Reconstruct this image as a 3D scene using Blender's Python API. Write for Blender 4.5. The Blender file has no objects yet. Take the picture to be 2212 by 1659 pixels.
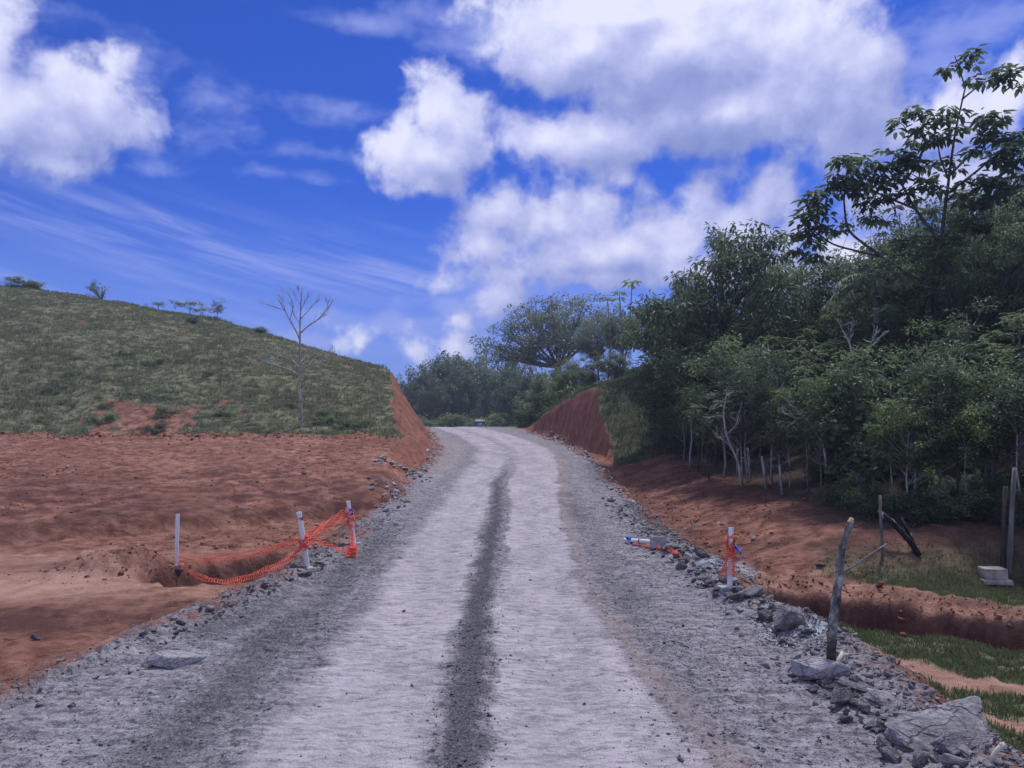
import bpy, bmesh, math, random
import numpy as np
from mathutils import Vector, Matrix, Quaternion

PI = math.pi
scene = bpy.context.scene
COL = scene.collection

# ------------------------------------------------------------------ camera
IMG_W = 2212.0
FOC = 1662.0                      # focal length for a 2212 wide picture
HORIZON = 930.0
CAM_H = 2.4
PITCH = math.atan((HORIZON - 829.5) / FOC)
SP, CP = math.sin(PITCH), math.cos(PITCH)
cam_d = bpy.data.cameras.new("camera")
cam = bpy.data.objects.new("camera", cam_d)
COL.objects.link(cam)
cam.location = (0, 0, CAM_H)
cam.rotation_euler = (PI / 2 + PITCH, 0, 0)
cam_d.sensor_width = 36.0
cam_d.lens = 36.0 * FOC / IMG_W
cam_d.clip_start = 0.05
cam_d.clip_end = 6000
scene.camera = cam


def ray(x, y):
    a = (x - 1106.0) / FOC
    b = (829.5 - y) / FOC
    return np.array([a, CP - b * SP, SP + b * CP])


def at(x, y, D):
    """world point seen at (x, y) of the photograph, D metres ahead"""
    d = ray(x, y)
    return np.array([0, 0, CAM_H]) + d * (D / d[1])


# ------------------------------------------------------------------ noise
def _hash(ix, iy, seed):
    h = (ix.astype(np.int64) * 374761393 + iy.astype(np.int64) * 668265263 + seed * 974634777) & 0xFFFFFFFF
    h = ((h ^ (h >> 13)) * 1274126177) & 0xFFFFFFFF
    h = (h ^ (h >> 16)) & 0xFFFFFFFF
    return h.astype(np.float64) / 4294967295.0


def vnoise(x, y, seed=0):
    x = np.asarray(x, float); y = np.asarray(y, float)
    ix = np.floor(x); iy = np.floor(y)
    fx = x - ix; fy = y - iy
    ux = fx * fx * fx * (fx * (fx * 6 - 15) + 10); uy = fy * fy * fy * (fy * (fy * 6 - 15) + 10)
    a = _hash(ix, iy, seed); b = _hash(ix + 1, iy, seed)
    c = _hash(ix, iy + 1, seed); d = _hash(ix + 1, iy + 1, seed)
    return ((a + (b - a) * ux) * (1 - uy) + (c + (d - c) * ux) * uy) * 2 - 1


def fbm(x, y, octv=4, seed=0, gain=0.5):
    s = 0.0; amp = 1.0; tot = 0.0
    for k in range(octv):
        s = s + amp * vnoise(x + 13.7 * k, y - 7.3 * k, seed + k * 17)
        tot += amp; amp *= gain
        x = x * 1.97 + y * 0.33; y = y * 1.97 - x * 0.17
    return s / tot


def sstep(a, b, x):
    t = np.clip((np.asarray(x, float) - a) / (b - a), 0, 1)
    return t * t * (3 - 2 * t)


def lerp(a, b, t):
    return a + (b - a) * t


def smooth_table(pts, sig=1.6):
    px = np.array([p[0] for p in pts], float); py = np.array([p[1] for p in pts], float)
    xs = np.arange(-60, 420, 0.5)
    ys = np.interp(xs, px, py)
    n = int(sig * 3 / 0.5)
    k = np.exp(-0.5 * (np.arange(-n, n + 1) * 0.5 / sig) ** 2); k /= k.sum()
    ys2 = np.convolve(np.pad(ys, n, mode='edge'), k, mode='valid')
    return xs, ys2


_rz = smooth_table([(-60, -1.75), (0, 0), (5.1, .15), (7.7, .224), (11.1, .328), (13.8, .40), (18.3, .53), (23.7, .74),
                    (29.2, 1.13), (36, 1.58), (44, 2.06), (52, 2.46), (60, 2.70), (66, 2.72), (72, 2.5), (80, 2.05),
                    (92, 1.40), (110, .6), (150, 0), (420, -6)], 2.0)
_el = smooth_table([(-60, -5.0), (3, -4.9), (5.5, -4.5), (7.7, -3.85), (11.1, -3.25), (13.8, -2.9), (18.3, -3.0), (23.7, -3.1),
                    (29.2, -2.95), (36, -3.3), (44, -4.3), (59, -6.4), (75, -10), (92, -15), (420, -90)], 1.3)
_er = smooth_table([(-60, 3.4), (5.1, 3.25), (7.7, 3.2), (11.1, 3.03), (13.8, 2.8), (18.3, 2.9), (23.7, 2.95), (29.2, 3.1),
                    (36, 2.7), (44, 1.7), (59, -.2), (75, -3.4), (92, -8), (420, -82)], 1.3)
_ridge_y = smooth_table([(-60, 64), (-41, 62), (-22, 56), (-12.7, 52), (-7.25, 49), (0, 46), (60, 46)], 2)
_ridge_z = smooth_table([(-60, 15.5), (-41.3, 13.9), (-36, 13.3), (-22, 10.5), (-16.4, 8.9), (-12.7, 7.65), (-9.8, 6.75), (-7.25, 6.2), (-3, 5.2),
                         (0, 4.6), (60, 4)], 1.2)


def road_z(Y): return np.interp(Y, *_rz)
def edge_l(Y): return np.interp(Y, *_el)
def edge_r(Y): return np.interp(Y, *_er)


def seg_coords(X, Y, pts):
    """distance to a polyline and position along it 0..1"""
    best = np.full(np.shape(X), 1e9); along = np.zeros(np.shape(X))
    n = len(pts) - 1
    for i in range(n):
        ax, ay = pts[i]; bx, by = pts[i + 1]
        L2 = (bx - ax) ** 2 + (by - ay) ** 2
        t = np.clip(((X - ax) * (bx - ax) + (Y - ay) * (by - ay)) / L2, 0, 1)
        d = np.hypot(X - ax - t * (bx - ax), Y - ay - t * (by - ay))
        m = d < best
        best = np.where(m, d, best); along = np.where(m, (i + t) / n, along)
    return best, along


TRENCH = [(3.55, 10.35), (4.7, 9.9), (6.0, 8.95), (9.5, 6.6), (14, 4.5)]


def terrain(X, Y, fine=True, info=None):
    X = np.asarray(X, float); Y = np.asarray(Y, float)
    rz = road_z(Y)
    wob = fbm(Y * 0.55, X * 0.3, 3, 5) * 0.32 + fbm(Y * 2.3, X * 1.9, 2, 6) * 0.12
    el = edge_l(Y) + wob * (1 + 0.5 * (Y < 14)); er = edge_r(Y) + fbm(Y * 0.6 + 40, X * 0.3, 3, 8) * 0.28 + fbm(Y * 2.3, X * 1.9, 2, 9) * 0.1
    sl = el - X; sr = X - er
    # ---- left side
    gl = 0.02 + 0.006 * np.clip(Y, -20, 20) + 0.05 * fbm(X * .25, Y * .25, 2, 11)
    yf = np.clip(15.3 + (X + 10) * 0.84, 13.2, 21.0) + 0.5 * fbm(X * .5, Y * .1, 2, 12)
    q = np.clip((Y - yf) / (31 - yf), 0, 1)
    ramp = gl + (2.08 - gl) * (0.12 * sstep(0, 0.05, q) + 0.88 * q ** 0.95)
    ramp = ramp + 0.32 * np.exp(-((Y - 31.6 - 0.4 * vnoise(X * .4, 0 * X, 3)) / 0.55) ** 2) * np.clip(0.55 + 0.9 * fbm(X * .55, Y * .5, 3, 14), 0, 1.6) * sstep(-4.5, -6, X)
    ryy = np.interp(X, *_ridge_y); rzz = np.interp(X, *_ridge_z)
    u = (Y - 32.6) / (ryy - 32.6)
    p = np.where(u < 1, 1 - np.clip(1 - u, 0, 1) ** 1.45, 1 - 0.25 * np.clip(u - 1, 0, 3) ** 1.3)
    hill = 2.12 + (rzz - 2.12) * p
    natl = np.where(Y < 32.6, ramp, hill)
    zc = rz + np.clip(sl - 0.35, 0, None) * np.interp(Y, [28, 33, 37, 44], [.6, .72, 1.0, 1.5]) + 0.10 * fbm(X * 1.2, Y * 0.5, 3, 15) * sstep(.3, 1.2, sl)
    cut_l = (zc < natl) & (sl > 0.2)
    zl = lerp(rz, np.minimum(natl, zc), sstep(0, 1.0, sl))
    # pit under the net
    pd = np.hypot((X + 4.45) / 1.36, (Y - 13.15 - (X + 4.45) * 0.45) / 1.62) + 0.16 * fbm(X * 1.3, Y * 1.3, 3, 21)
    pit = 1 - sstep(0.62, 1.05, pd)
    zl = zl - 0.62 * pit * sstep(0.15, 0.5, sl)
    md = np.hypot((X + 6.35) / 0.75, (Y - 12.9) / 0.6)
    zl = zl + 0.33 * np.exp(-md ** 2) * (1 + 1.3 * fbm(X * 2.6, Y * 2.6, 4, 22, .6))
    bermL = np.exp(-((sl - 0.1) / 0.35) ** 2) * sstep(6.5, 9, Y) * (1 - sstep(14, 17, Y))
    zl = zl + 0.10 * bermL
    # ---- right side
    gr = -0.34 + 0.04 * np.clip(Y, -20, 13)
    bench = rz - 0.06 + 0.46 * sstep(0.5, 3.1, sr) + 0.05 * np.clip(sr - 3, 0, None) - 0.12 * np.exp(-((sr - .45) / .35) ** 2)
    nb = sstep(11.0, 12.6, Y + 0.25 * vnoise(X * 1.1, Y, 31))
    soft = np.log1p(np.exp(np.clip((X - 6.9) * 1.5, -30, 30))) / 1.5
    wood = 0.335 * np.clip(soft, 0, 24) * sstep(10, 17, Y)
    nose = 2.75 * sstep(30.0, 36.5, Y + (X - 3.6) * 0.25) * (1 - sstep(36, 58, Y) * (1 - sstep(3.4, 9, X)))
    natr = lerp(gr, bench, nb) + wood + nose
    zcr = rz + 0.03 + np.clip(sr - np.interp(Y, [29, 31, 38, 44], [.85, .8, .25, .25]), 0, None) * np.interp(Y, [34, 42], [3.1, 2.2]) + 0.10 * fbm(X * 1.2, Y * .6, 3, 33) * sstep(.3, 1, sr)
    cut_r = (zcr < natr) & (sr > 0.2) & (Y > 27)
    zr_ = np.where(Y > 27, np.minimum(natr, zcr), natr)
    zrr = lerp(rz, zr_, sstep(0, 1.0, sr))
    td, ta = seg_coords(X, Y, TRENCH)
    tw = 0.76 + 0.22 * fbm(X * 1.3, Y * 1.3, 4, 41, .6)
    trench = 1 - sstep(tw - 0.20, tw, td)
    trench = trench * sstep(0.35, 0.75, sr)
    far_side = sstep(-.2, 1.0, (Y - np.interp(X, [q_[0] for q_ in TRENCH], [q_[1] for q_ in TRENCH])))
    spoil = np.exp(-((td - 1.05) / 0.38) ** 2) * (0.35 + far_side)
    zrr = zrr + 0.03 * spoil * (1 + 1.5 * fbm(X * 1.9, Y * 1.9, 4, 42)) * sstep(.4, .9, sr) * (1 - nb * .6)
    zrr = zrr - 0.62 * trench
    bermR = np.exp(-((sr + 0.02) / 0.36) ** 2) * sstep(3.5, 5, Y) * (1 - sstep(13, 17, Y))
    zrr = zrr + 0.13 * bermR
    # ---- road
    tt = X - (el + er) / 2
    zroad = rz + 0.10 * bermL + 0.13 * bermR - 0.02 * (tt / 3.0) ** 2
    xs = X - (np.interp(Y, [0, 24, 30, 36, 44, 50, 59, 75], [0, 0, .3, .2, -1.15, -2.45, -4.3, -8.5]))   # offset from the wheel line
    t1 = np.exp(-((xs + 1.2) / 0.55) ** 2); t2 = np.exp(-((xs - 0.4) / 0.5) ** 2)
    zroad = zroad - 0.035 * (t1 + t2)
    z = np.where(sl > 0, zl, np.where(sr > 0, zrr, zroad))
    onroad = (sl < 0) & (sr < 0)
    hillg = (Y > 32.6) & (sl > 0)
    if fine:
        n1 = fbm(X * 1.3, Y * 1.3, 4, 51)
        n2 = fbm(X * 7.0, Y * 7.0, 3, 52)
        n3 = fbm(X * 3.2, Y * 14.0, 3, 53)
        n4 = fbm(X * .42, Y * .42, 3, 54)
        edge = np.exp(-(np.minimum(np.abs(sl), np.abs(sr)) / 0.55) ** 2)
        loose = np.exp(-((xs + 0.34) / 0.2) ** 2) + np.exp(-((xs - 1.3) / 0.35) ** 2) + np.exp(-((xs + 2.3) / 0.4) ** 2) * .7
        a_road = 0.015 * n3 + (0.011 + 0.020 * np.clip(loose, 0, 1)) * n2 + 0.02 * n1 * (0.4 + edge) + 0.035 * edge * n2
        tread = np.sin(Y * 2 * PI / 0.21 + 2.0 * vnoise(X * 1.2, Y * .6, 61)) * np.clip(np.exp(-((xs + 2.35) / 0.62) ** 2) + .6 * np.exp(-((xs - 1.9) / .4) ** 2), 0, 1) * sstep(5.0, 6.4, Y) * (1 - sstep(12, 16, Y))
        a_road = a_road + 0.024 * tread * (0.6 + 0.5 * vnoise(X * 2, Y * 2, 62))
        a_red = (0.06 - .028 * (q > .04) * (q < 1)) * n1 + 0.034 * n2 + 0.03 * edge * n2
        # graded furrows down the red slope
        a_red = a_red + 0.03 * fbm((X - Y * .55) * 2.2, (Y + X * .5) * .35, 3, 63) * (q > 0) * (Y < 31)
        a_hill = 0.13 * n1 + 0.20 * n4 + 0.05 * n2
        wall = np.maximum(pit * (1 - pit), trench * (1 - trench)) * 4 + .35 * spoil * (sr > .5)
        a = np.where(onroad, a_road, np.where(hillg & ~cut_l, a_hill, a_red + 0.15 * wall * n2))
        rill = fbm(X * 4.5 + Y * 2.0, Y * .3 + z * .35, 3, 64)
        a = a + np.where(cut_l | cut_r, 0.05 * rill, 0)
        flat = np.exp(-((X + 8.2) / 2.6) ** 2 - ((Y - 12.2) / 1.9) ** 2)
        a = np.where(onroad, a, a * (1 - 0.8 * np.clip(flat, 0, 1)))
        z = z + a
    if info is not None:
        info.update(dict(sl=sl, sr=sr, xs=xs, pit=pit, trench=trench, q=q, cut_l=cut_l, cut_r=cut_r, onroad=onroad, hillg=hillg,
                         spoil=spoil, nb=nb, bermL=bermL, bermR=bermR, nose=nose, wood=wood, td=td))
    return z


def gz(X, Y, fine=True):
    return float(terrain(np.array([X]), np.array([Y]), fine)[0])


def hit(x, y, fine=True, d0=3.0, d1=140.0):
    """where the sight line through a photograph pixel meets the ground"""
    d = ray(x, y); d = d / d[1]
    Ds = np.concatenate([np.arange(d0, 20, .02), np.arange(20, d1, .08)])
    X = d[0] * Ds; Z = CAM_H + d[2] * Ds
    below = Z - terrain(X, Ds, fine) < 0
    i = int(np.argmax(below)) if below.any() else len(Ds) - 1
    return np.array([X[i], Ds[i], Z[i]])


def grass_mask(X, Y, I):
    """0..1 how much turf grows here"""
    n = fbm(X * .9, Y * .9, 4, 71); n2 = fbm(X * 3, Y * 3, 3, 72)
    hill = sstep(32.5, 33.0, Y + 0.5 * n) * (I['sl'] > 0.9) * (~I['cut_l'])
    scar = np.exp(-((X + 16.2) / 2.5) ** 2 - ((Y - 34.4) / 2.3) ** 2)
    hill = hill * (1 - sstep(0.38, 0.55, scar + 0.75 * n + .2 * n2))
    nose = sstep(28.6, 29.6, Y + 0.6 * n) * (I['sr'] > 1.0) * (~I['cut_r'])
    # turf beyond and before the trench on the right
    fld = (I['sr'] > 0.55) * (1 - I['nb']) * (1 - sstep(0.03, 0.2, I['trench']))
    far = sstep(0.15, 0.5, (Y - np.interp(X, [q_[0] for q_ in TRENCH], [q_[1] + 1.25 for q_ in TRENCH])) + 0.45 * n + .1 * n2) * sstep(3.7, 4.6, X + n)
    pinkb = np.exp(-((Y - (8.15 - (X - 3.4) * .5)) / .42) ** 2) + .8 * np.exp(-((Y - (7.0 - (X - 3.4) * .5)) / .25) ** 2)
    near = sstep(0.0, 0.22, .75 * n + 0.35 * n2 + 0.55 * (X - 3.95) - .9 * pinkb + .38)
    near = np.maximum(near, sstep(.05, .3, .55 - I['td'] * .0 - np.abs(I['td'] - 1.02) * 1.8 + .6 * n) * .95)
    nearside = Y < np.interp(X, [q_[0] for q_ in TRENCH], [q_[1] for q_ in TRENCH])
    f = np.where(nearside, near, far)
    under = sstep(5.9, 7.5, X + n) * (Y < 13.5) * 0.9
    return np.clip(np.maximum.reduce([hill, nose, fld * f, under * fld]), 0, 1)


# ------------------------------------------------------------------ mesh helpers
def new_mesh(name, V, faces, tint=None, smooth=False, attrs=None):
    """faces: list of (k x n) int arrays"""
    me = bpy.data.meshes.new(name)
    V = np.asarray(V, np.float32)
    me.vertices.add(len(V)); me.vertices.foreach_set("co", V.ravel())
    faces = [f for f in faces if f is not None and len(f)]
    loops = np.concatenate([np.asarray(f, np.int32).ravel() for f in faces])
    tot = np.concatenate([np.full(len(f), np.shape(f)[1], np.int32) for f in faces])
    start = np.concatenate([[0], np.cumsum(tot)[:-1]]).astype(np.int32)
    me.loops.add(len(loops)); me.loops.foreach_set("vertex_index", loops)
    me.polygons.add(len(tot)); me.polygons.foreach_set("loop_start", start)
    if smooth:
        me.polygons.foreach_set("use_smooth", np.ones(len(tot), bool))
    me.update(calc_edges=True)
    if tint is not None:
        a = me.attributes.new("tint", 'FLOAT', 'POINT'); a.data.foreach_set("value", np.asarray(tint, np.float32))
    for k, v in (attrs or {}).items():
        a = me.attributes.new(k, 'FLOAT_COLOR', 'POINT'); a.data.foreach_set("color", np.asarray(v, np.float32).ravel())
    return me


def link(name, me, mat=None, parent=None, loc=None, rot=None):
    o = bpy.data.objects.new(name, me); COL.objects.link(o)
    if mat is not None and len(me.materials) == 0:
        me.materials.append(mat)
    if parent is not None:
        o.parent = parent
    if loc is not None:
        o.location = loc
    if rot is not None:
        o.rotation_euler = rot
    return o


def tag(o, label=None, cat=None, group=None, kind=None):
    if label: o['label'] = label
    if cat: o['category'] = cat
    if group: o['group'] = group
    if kind: o['kind'] = kind
    return o


def empty(name, loc, label, cat, group=None, rz=0.0):
    o = bpy.data.objects.new(name, None); COL.objects.link(o)
    o.empty_display_size = 0.2
    o.location = loc; o.rotation_euler = (0, 0, rz)
    return tag(o, label, cat, group)


class Geo:
    def __init__(self):
        self.v = []; self.q = []; self.t = []; self.c = []; self.n = 0

    def add(self, V, q=None, t=None, c=0.5):
        V = np.asarray(V, float)
        if q is not None and len(q): self.q.append(np.asarray(q) + self.n)
        if t is not None and len(t): self.t.append(np.asarray(t) + self.n)
        self.v.append(V); self.c.append(np.broadcast_to(np.asarray(c, float), (len(V),)))
        self.n += len(V)

    def mesh(self, name, smooth=False):
        fs = []
        if self.q: fs.append(np.concatenate(self.q))
        if self.t: fs.append(np.concatenate(self.t))
        return new_mesh(name, np.concatenate(self.v), fs, np.concatenate(self.c), smooth)

    def build(self, name, mat, parent=None, loc=None, smooth=False):
        return link(name, self.mesh(name, smooth), mat, parent, loc)

    def tube(self, P, R, sides=6, c=0.5, cap=True):
        P = np.asarray(P, float); n = len(P)
        R = np.broadcast_to(np.asarray(R, float), (n,))
        T = np.gradient(P, axis=0); T /= np.linalg.norm(T, axis=1, keepdims=True) + 1e-9
        ref = np.array([1.0, 0, 0]) if abs(T[0, 0]) < 0.8 else np.array([0, 1.0, 0])
        ring = []
        u = np.cross(T[0], ref); u /= np.linalg.norm(u)
        ang = np.arange(sides) * 2 * PI / sides
        for i in range(n):
            u = u - T[i] * np.dot(u, T[i]); u /= np.linalg.norm(u) + 1e-9
            w = np.cross(T[i], u)
            ring.append(P[i] + R[i] * (np.cos(ang)[:, None] * u + np.sin(ang)[:, None] * w))
        V = np.concatenate(ring)
        q = []
        for i in range(n - 1):
            a = i * sides; k = np.arange(sides); k2 = (k + 1) % sides
            q.append(np.stack([a + k, a + k2, a + sides + k2, a + sides + k], 1))
        q = np.concatenate(q)
        t = None
        if cap:
            V = np.concatenate([V, P[:1], P[-1:]])
            k = np.arange(sides); k2 = (k + 1) % sides; e = (n - 1) * sides
            t = np.concatenate([np.stack([k2, k, np.full(sides, n * sides)], 1),
                                np.stack([e + k, e + k2, np.full(sides, n * sides + 1)], 1)])
        self.add(V, q, t, c)

    def box(self, c0, size, M=None, col=0.5):
        sx, sy, sz = [s / 2 for s in size]
        V = np.array([[x, y, z] for z in (-sz, sz) for y in (-sy, sy) for x in (-sx, sx)])
        if M is not None: V = V @ np.asarray(M).T
        V = V + np.asarray(c0)
        self.add(V, [[0, 2, 3, 1], [4, 5, 7, 6], [0, 1, 5, 4], [2, 6, 7, 3], [0, 4, 6, 2], [1, 3, 7, 5]], c=col)


def unit(v):
    return v / (np.linalg.norm(v, axis=-1, keepdims=True) + 1e-9)


def add_leaves(g, C, D, N, L, W, tint, six=True, cup=0.12, droop=0.15):
    C = np.asarray(C, float); n = len(C)
    if n == 0: return
    D = unit(D); S = unit(np.cross(D, N)); N = np.cross(S, D)
    L = np.broadcast_to(L, (n,))[:, None]; W = np.broadcast_to(W, (n,))[:, None]
    if six:
        pts = [C, C + D * L * .3 + S * W * .45 + N * W * cup, C + D * L * .7 + S * W * .4 + N * (W * cup - L * droop * .45), C + D * L - N * L * droop,
               C + D * L * .7 - S * W * .4 + N * (W * cup - L * droop * .45), C + D * L * .3 - S * W * .45 + N * W * cup]
        V = np.stack(pts, 1).reshape(-1, 3)
        b = (np.arange(n) * 6)[:, None]
        q = np.concatenate([b + np.array([[0, 1, 2, 3]]), b + np.array([[0, 3, 4, 5]])])
        g.add(V, q=q, c=np.repeat(np.broadcast_to(tint, (n,)), 6))
    else:
        pts = [C, C + D * L * .5 + S * W * .5 + N * W * cup, C + D * L - N * L * droop, C + D * L * .5 - S * W * .5 + N * W * cup]
        V = np.stack(pts, 1).reshape(-1, 3)
        b = (np.arange(n) * 4)[:, None]
        t = np.concatenate([b + np.array([[0, 1, 2]]), b + np.array([[0, 2, 3]])])
        g.add(V, t=t, c=np.repeat(np.broadcast_to(tint, (n,)), 4))


# ------------------------------------------------------------------ node helpers
class NT:
    def __init__(self, tree):
        self.t = tree; self.n = tree.nodes; self.l = tree.links

    def new(self, typ, **kw):
        nd = self.n.new(typ)
        for k, v in kw.items(): setattr(nd, k, v)
        return nd

    def put(self, sock, v):
        if isinstance(v, bpy.types.NodeSocket): self.l.new(v, sock)
        elif v is not None:
            if isinstance(v, (tuple, list)) and sock.type == 'RGBA' and len(v) == 3: v = (*v, 1)
            sock.default_value = v

    def math(self, op, a, b=None, c=None, clamp=False):
        nd = self.new('ShaderNodeMath', operation=op, use_clamp=clamp)
        for i, v in enumerate((a, b, c)):
            if v is not None: self.put(nd.inputs[i], v)
        return nd.outputs[0]

    def vmath(self, op, a, b=None, c=None, out=0):
        nd = self.new('ShaderNodeVectorMath', operation=op)
        for i, v in enumerate((a, b, c)):
            if v is not None: self.put(nd.inputs[i], v)
        return nd.outputs['Value'] if op in ('LENGTH', 'DOT_PRODUCT', 'DISTANCE') else nd.outputs[0]

    def mix(self, f, a, b, blend='MIX'):
        nd = self.new('ShaderNodeMix', data_type='RGBA', blend_type=blend)
        self.put(nd.inputs[0], f); self.put(nd.inputs[6], a); self.put(nd.inputs[7], b)
        return nd.outputs[2]

    def noise(self, vec, scale=5, detail=4, rough=0.55, out=0, dist=0.0, dims='3D'):
        nd = self.new('ShaderNodeTexNoise', noise_dimensions=dims)
        self.put(nd.inputs['Vector'], vec); nd.inputs['Scale'].default_value = scale
        nd.inputs['Detail'].default_value = detail; nd.inputs['Roughness'].default_value = rough
        nd.inputs['Distortion'].default_value = dist
        return nd.outputs[out]

    def voronoi(self, vec, scale=5, feature='F1', out=0):
        nd = self.new('ShaderNodeTexVoronoi', feature=feature)
        self.put(nd.inputs['Vector'], vec); nd.inputs['Scale'].default_value = scale
        return nd.outputs[out]

    def remap(self, v, a, b, c=0.0, d=1.0, smooth=True):
        nd = self.new('ShaderNodeMapRange', interpolation_type='SMOOTHSTEP' if smooth else 'LINEAR')
        self.put(nd.inputs[0], v)
        for i, x in enumerate((a, b, c, d)): self.put(nd.inputs[i + 1], x)
        return nd.outputs[0]

    def ramp(self, f, stops):
        nd = self.new('ShaderNodeValToRGB'); self.put(nd.inputs[0], f)
        e = nd.color_ramp.elements
        while len(e) < len(stops): e.new(0.5)
        for i, (p, c) in enumerate(stops): e[i].position = p; e[i].color = (*c, 1)
        return nd.outputs[0]

    def attr(self, name, out='Color'):
        nd = self.new('ShaderNodeAttribute', attribute_name=name); return nd.outputs[out]

    def sep(self, v):
        nd = self.new('ShaderNodeSeparateColor'); self.put(nd.inputs[0], v); return nd.outputs

    def comb(self, x=0, y=0, z=0):
        nd = self.new('ShaderNodeCombineXYZ')
        for i, v in enumerate((x, y, z)): self.put(nd.inputs[i], v)
        return nd.outputs[0]

    def bump(self, h, strength=0.5, dist=0.02):
        nd = self.new('ShaderNodeBump'); self.put(nd.inputs['Height'], h)
        nd.inputs['Strength'].default_value = strength; nd.inputs['Distance'].default_value = dist
        return nd.outputs[0]


def material(name):
    m = bpy.data.materials.new(name); m.use_nodes = True
    m.node_tree.nodes.clear()
    k = NT(m.node_tree)
    out = k.new('ShaderNodeOutputMaterial')
    return m, k, out


def principled(k, out, color, rough=0.9, normal=None, spec=0.2):
    b = k.new('ShaderNodeBsdfPrincipled')
    k.put(b.inputs['Base Color'], color); k.put(b.inputs['Roughness'], rough)
    b.inputs['Specular IOR Level'].default_value = spec
    if normal is not None: k.put(b.inputs['Normal'], normal)
    k.l.new(b.outputs[0], out.inputs[0])
    return b


def pos(k):
    return k.new('ShaderNodeNewGeometry').outputs['Position']


def obj_co(k):
    return k.new('ShaderNodeTexCoord').outputs['Object']


M = {}


def make_ground_material():
    m, k, out = material("earth_and_gravel")
    p = pos(k)
    A = k.sep(k.attr("mask_a")); B = k.sep(k.attr("mask_b"))
    Aw = k.attr("mask_a", 'Alpha'); Bw = k.attr("mask_b", 'Alpha')
    road, track, grass, dark_tone = A[0], A[1], A[2], Aw
    pale, blue, cut, litter = B[0], B[1], B[2], Bw
    # red earth
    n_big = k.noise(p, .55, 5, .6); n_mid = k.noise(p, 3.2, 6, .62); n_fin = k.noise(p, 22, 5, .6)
    red = k.ramp(n_mid, [(.34, (.075, .033, .023)), (.44, (.195, .090, .064)), (.53, (.30, .148, .109)), (.68, (.43, .235, .182))])  # random earth tones; darkest stops paint clod shadows into the colour
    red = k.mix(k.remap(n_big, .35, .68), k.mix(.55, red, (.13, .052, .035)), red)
    red = k.mix(k.math('MULTIPLY', k.remap(n_fin, .55, .75), .35), red, (.43, .26, .205))
    red = k.mix(pale, red, k.ramp(n_mid, [(.3, (.28, .158, .115)), (.55, (.40, .24, .185)), (.8, (.48, .31, .245))]))
    red = k.mix(dark_tone, red, k.mix(.5, k.ramp(n_mid, [(.3, (.055, .025, .022)), (.7, (.15, .072, .06))]), (.10, .046, .041)))
    # cut face: vertical scrape marks
    st = k.vmath('MULTIPLY', p, (5.5, 3.4, .55))
    stre = k.noise(st, 1.0, 5, .6)
    cutc = k.ramp(stre, [(.3, (.12, .048, .036)), (.5, (.265, .110, .075)), (.7, (.35, .165, .12))])
    cutc = k.mix(k.remap(k.noise(p, 1.1, 5, .65), .38, .64, .75, 0), cutc, k.mix(.35, red, (.12, .046, .033)))
    red = k.mix(cut, red, cutc)
    # leaf litter under the wood
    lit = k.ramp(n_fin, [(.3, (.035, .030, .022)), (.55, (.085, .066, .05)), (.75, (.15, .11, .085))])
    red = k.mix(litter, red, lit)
    # machine furrows along the graded slope
    fur = k.noise(k.vmath('MULTIPLY', k.vmath('ADD', p, k.vmath('MULTIPLY', p, (0, .35, 0))), (.8, 4.6, 1)), 1.5, 6, .70)
    red = k.mix(k.math('MULTIPLY', k.math('MULTIPLY', k.remap(fur, .52, .66), .62), k.math('SUBTRACT', 1.0, k.math('MAXIMUM', pale, k.math('MAXIMUM', cut, litter)))), red, (.085, .036, .029))
    # road gravel
    s2 = k.vmath('MULTIPLY', p, (2.2, 7.5, 2.0))
    dash = k.noise(s2, 1.6, 6, .66); dash2 = k.noise(k.vmath('MULTIPLY', p, (5.0, 19.0, 5.0)), 1.1, 4, .6)
    grain = k.noise(p, 46, 4, .65); vor = k.voronoi(p, 26)
    dsh = k.math('MULTIPLY_ADD', dash, 1.0, -.5)
    track = k.remap(k.math('ADD', track, dsh), .05, .95)
    road_dark = k.remap(k.math('ADD', dark_tone, k.math('MULTIPLY_ADD', n_fin, 1.2, -.6)), .1, .9)
    cg = k.ramp(k.math('ADD', k.math('MULTIPLY', grain, .5), k.math('MULTIPLY', dash, .5)),
                [(.33, (.055, .053, .064)), (.44, (.158, .151, .171)), (.54, (.272, .26, .287)), (.70, (.45, .43, .46))])
    lt = k.ramp(k.math('ADD', k.math('MULTIPLY', dash2, .45), k.math('MULTIPLY', dash, .55)),
                [(.32, (.20, .185, .205)), (.42, (.40, .37, .40)), (.52, (.50, .462, .497)), (.72, (.59, .55, .585))])
    dk = k.ramp(grain, [(.3, (.030, .030, .036)), (.5, (.085, .085, .096)), (.72, (.19, .19, .205))])
    dustn = k.remap(k.noise(p, .8, 4, .6), .4, .7)
    roadc = k.mix(k.math('MULTIPLY', road_dark, .92), cg, dk)
    dm = k.math('MULTIPLY', k.remap(k.noise(k.vmath('MULTIPLY', p, (6.5, 19, 6)), 1.0, 5, .6, dist=.4),   .535, .60), .50)
    lt = k.mix(dm, lt, (.17, .158, .178))
    coarse = k.noise(p, 15, 5, .7)
    cg = k.mix(k.math('MULTIPLY', k.remap(coarse, .535, .60), .75), cg, (.055, .053, .063))
    cg = k.mix(k.math('MULTIPLY', k.remap(coarse, .43, .37), .6), cg, (.42, .40, .43))
    roadc = k.mix(k.math('MULTIPLY', road_dark, .92), cg, dk)
    roadc = k.mix(k.math('MULTIPLY', pale, k.math('MULTIPLY_ADD', dustn, .5, .25)), roadc, (.34, .285, .27))
    blot = k.remap(k.noise(k.vmath('MULTIPLY', p, (1.6, .55, 1)), 1.3, 5, .65), .34, .66, .55, 1.0)
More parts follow.
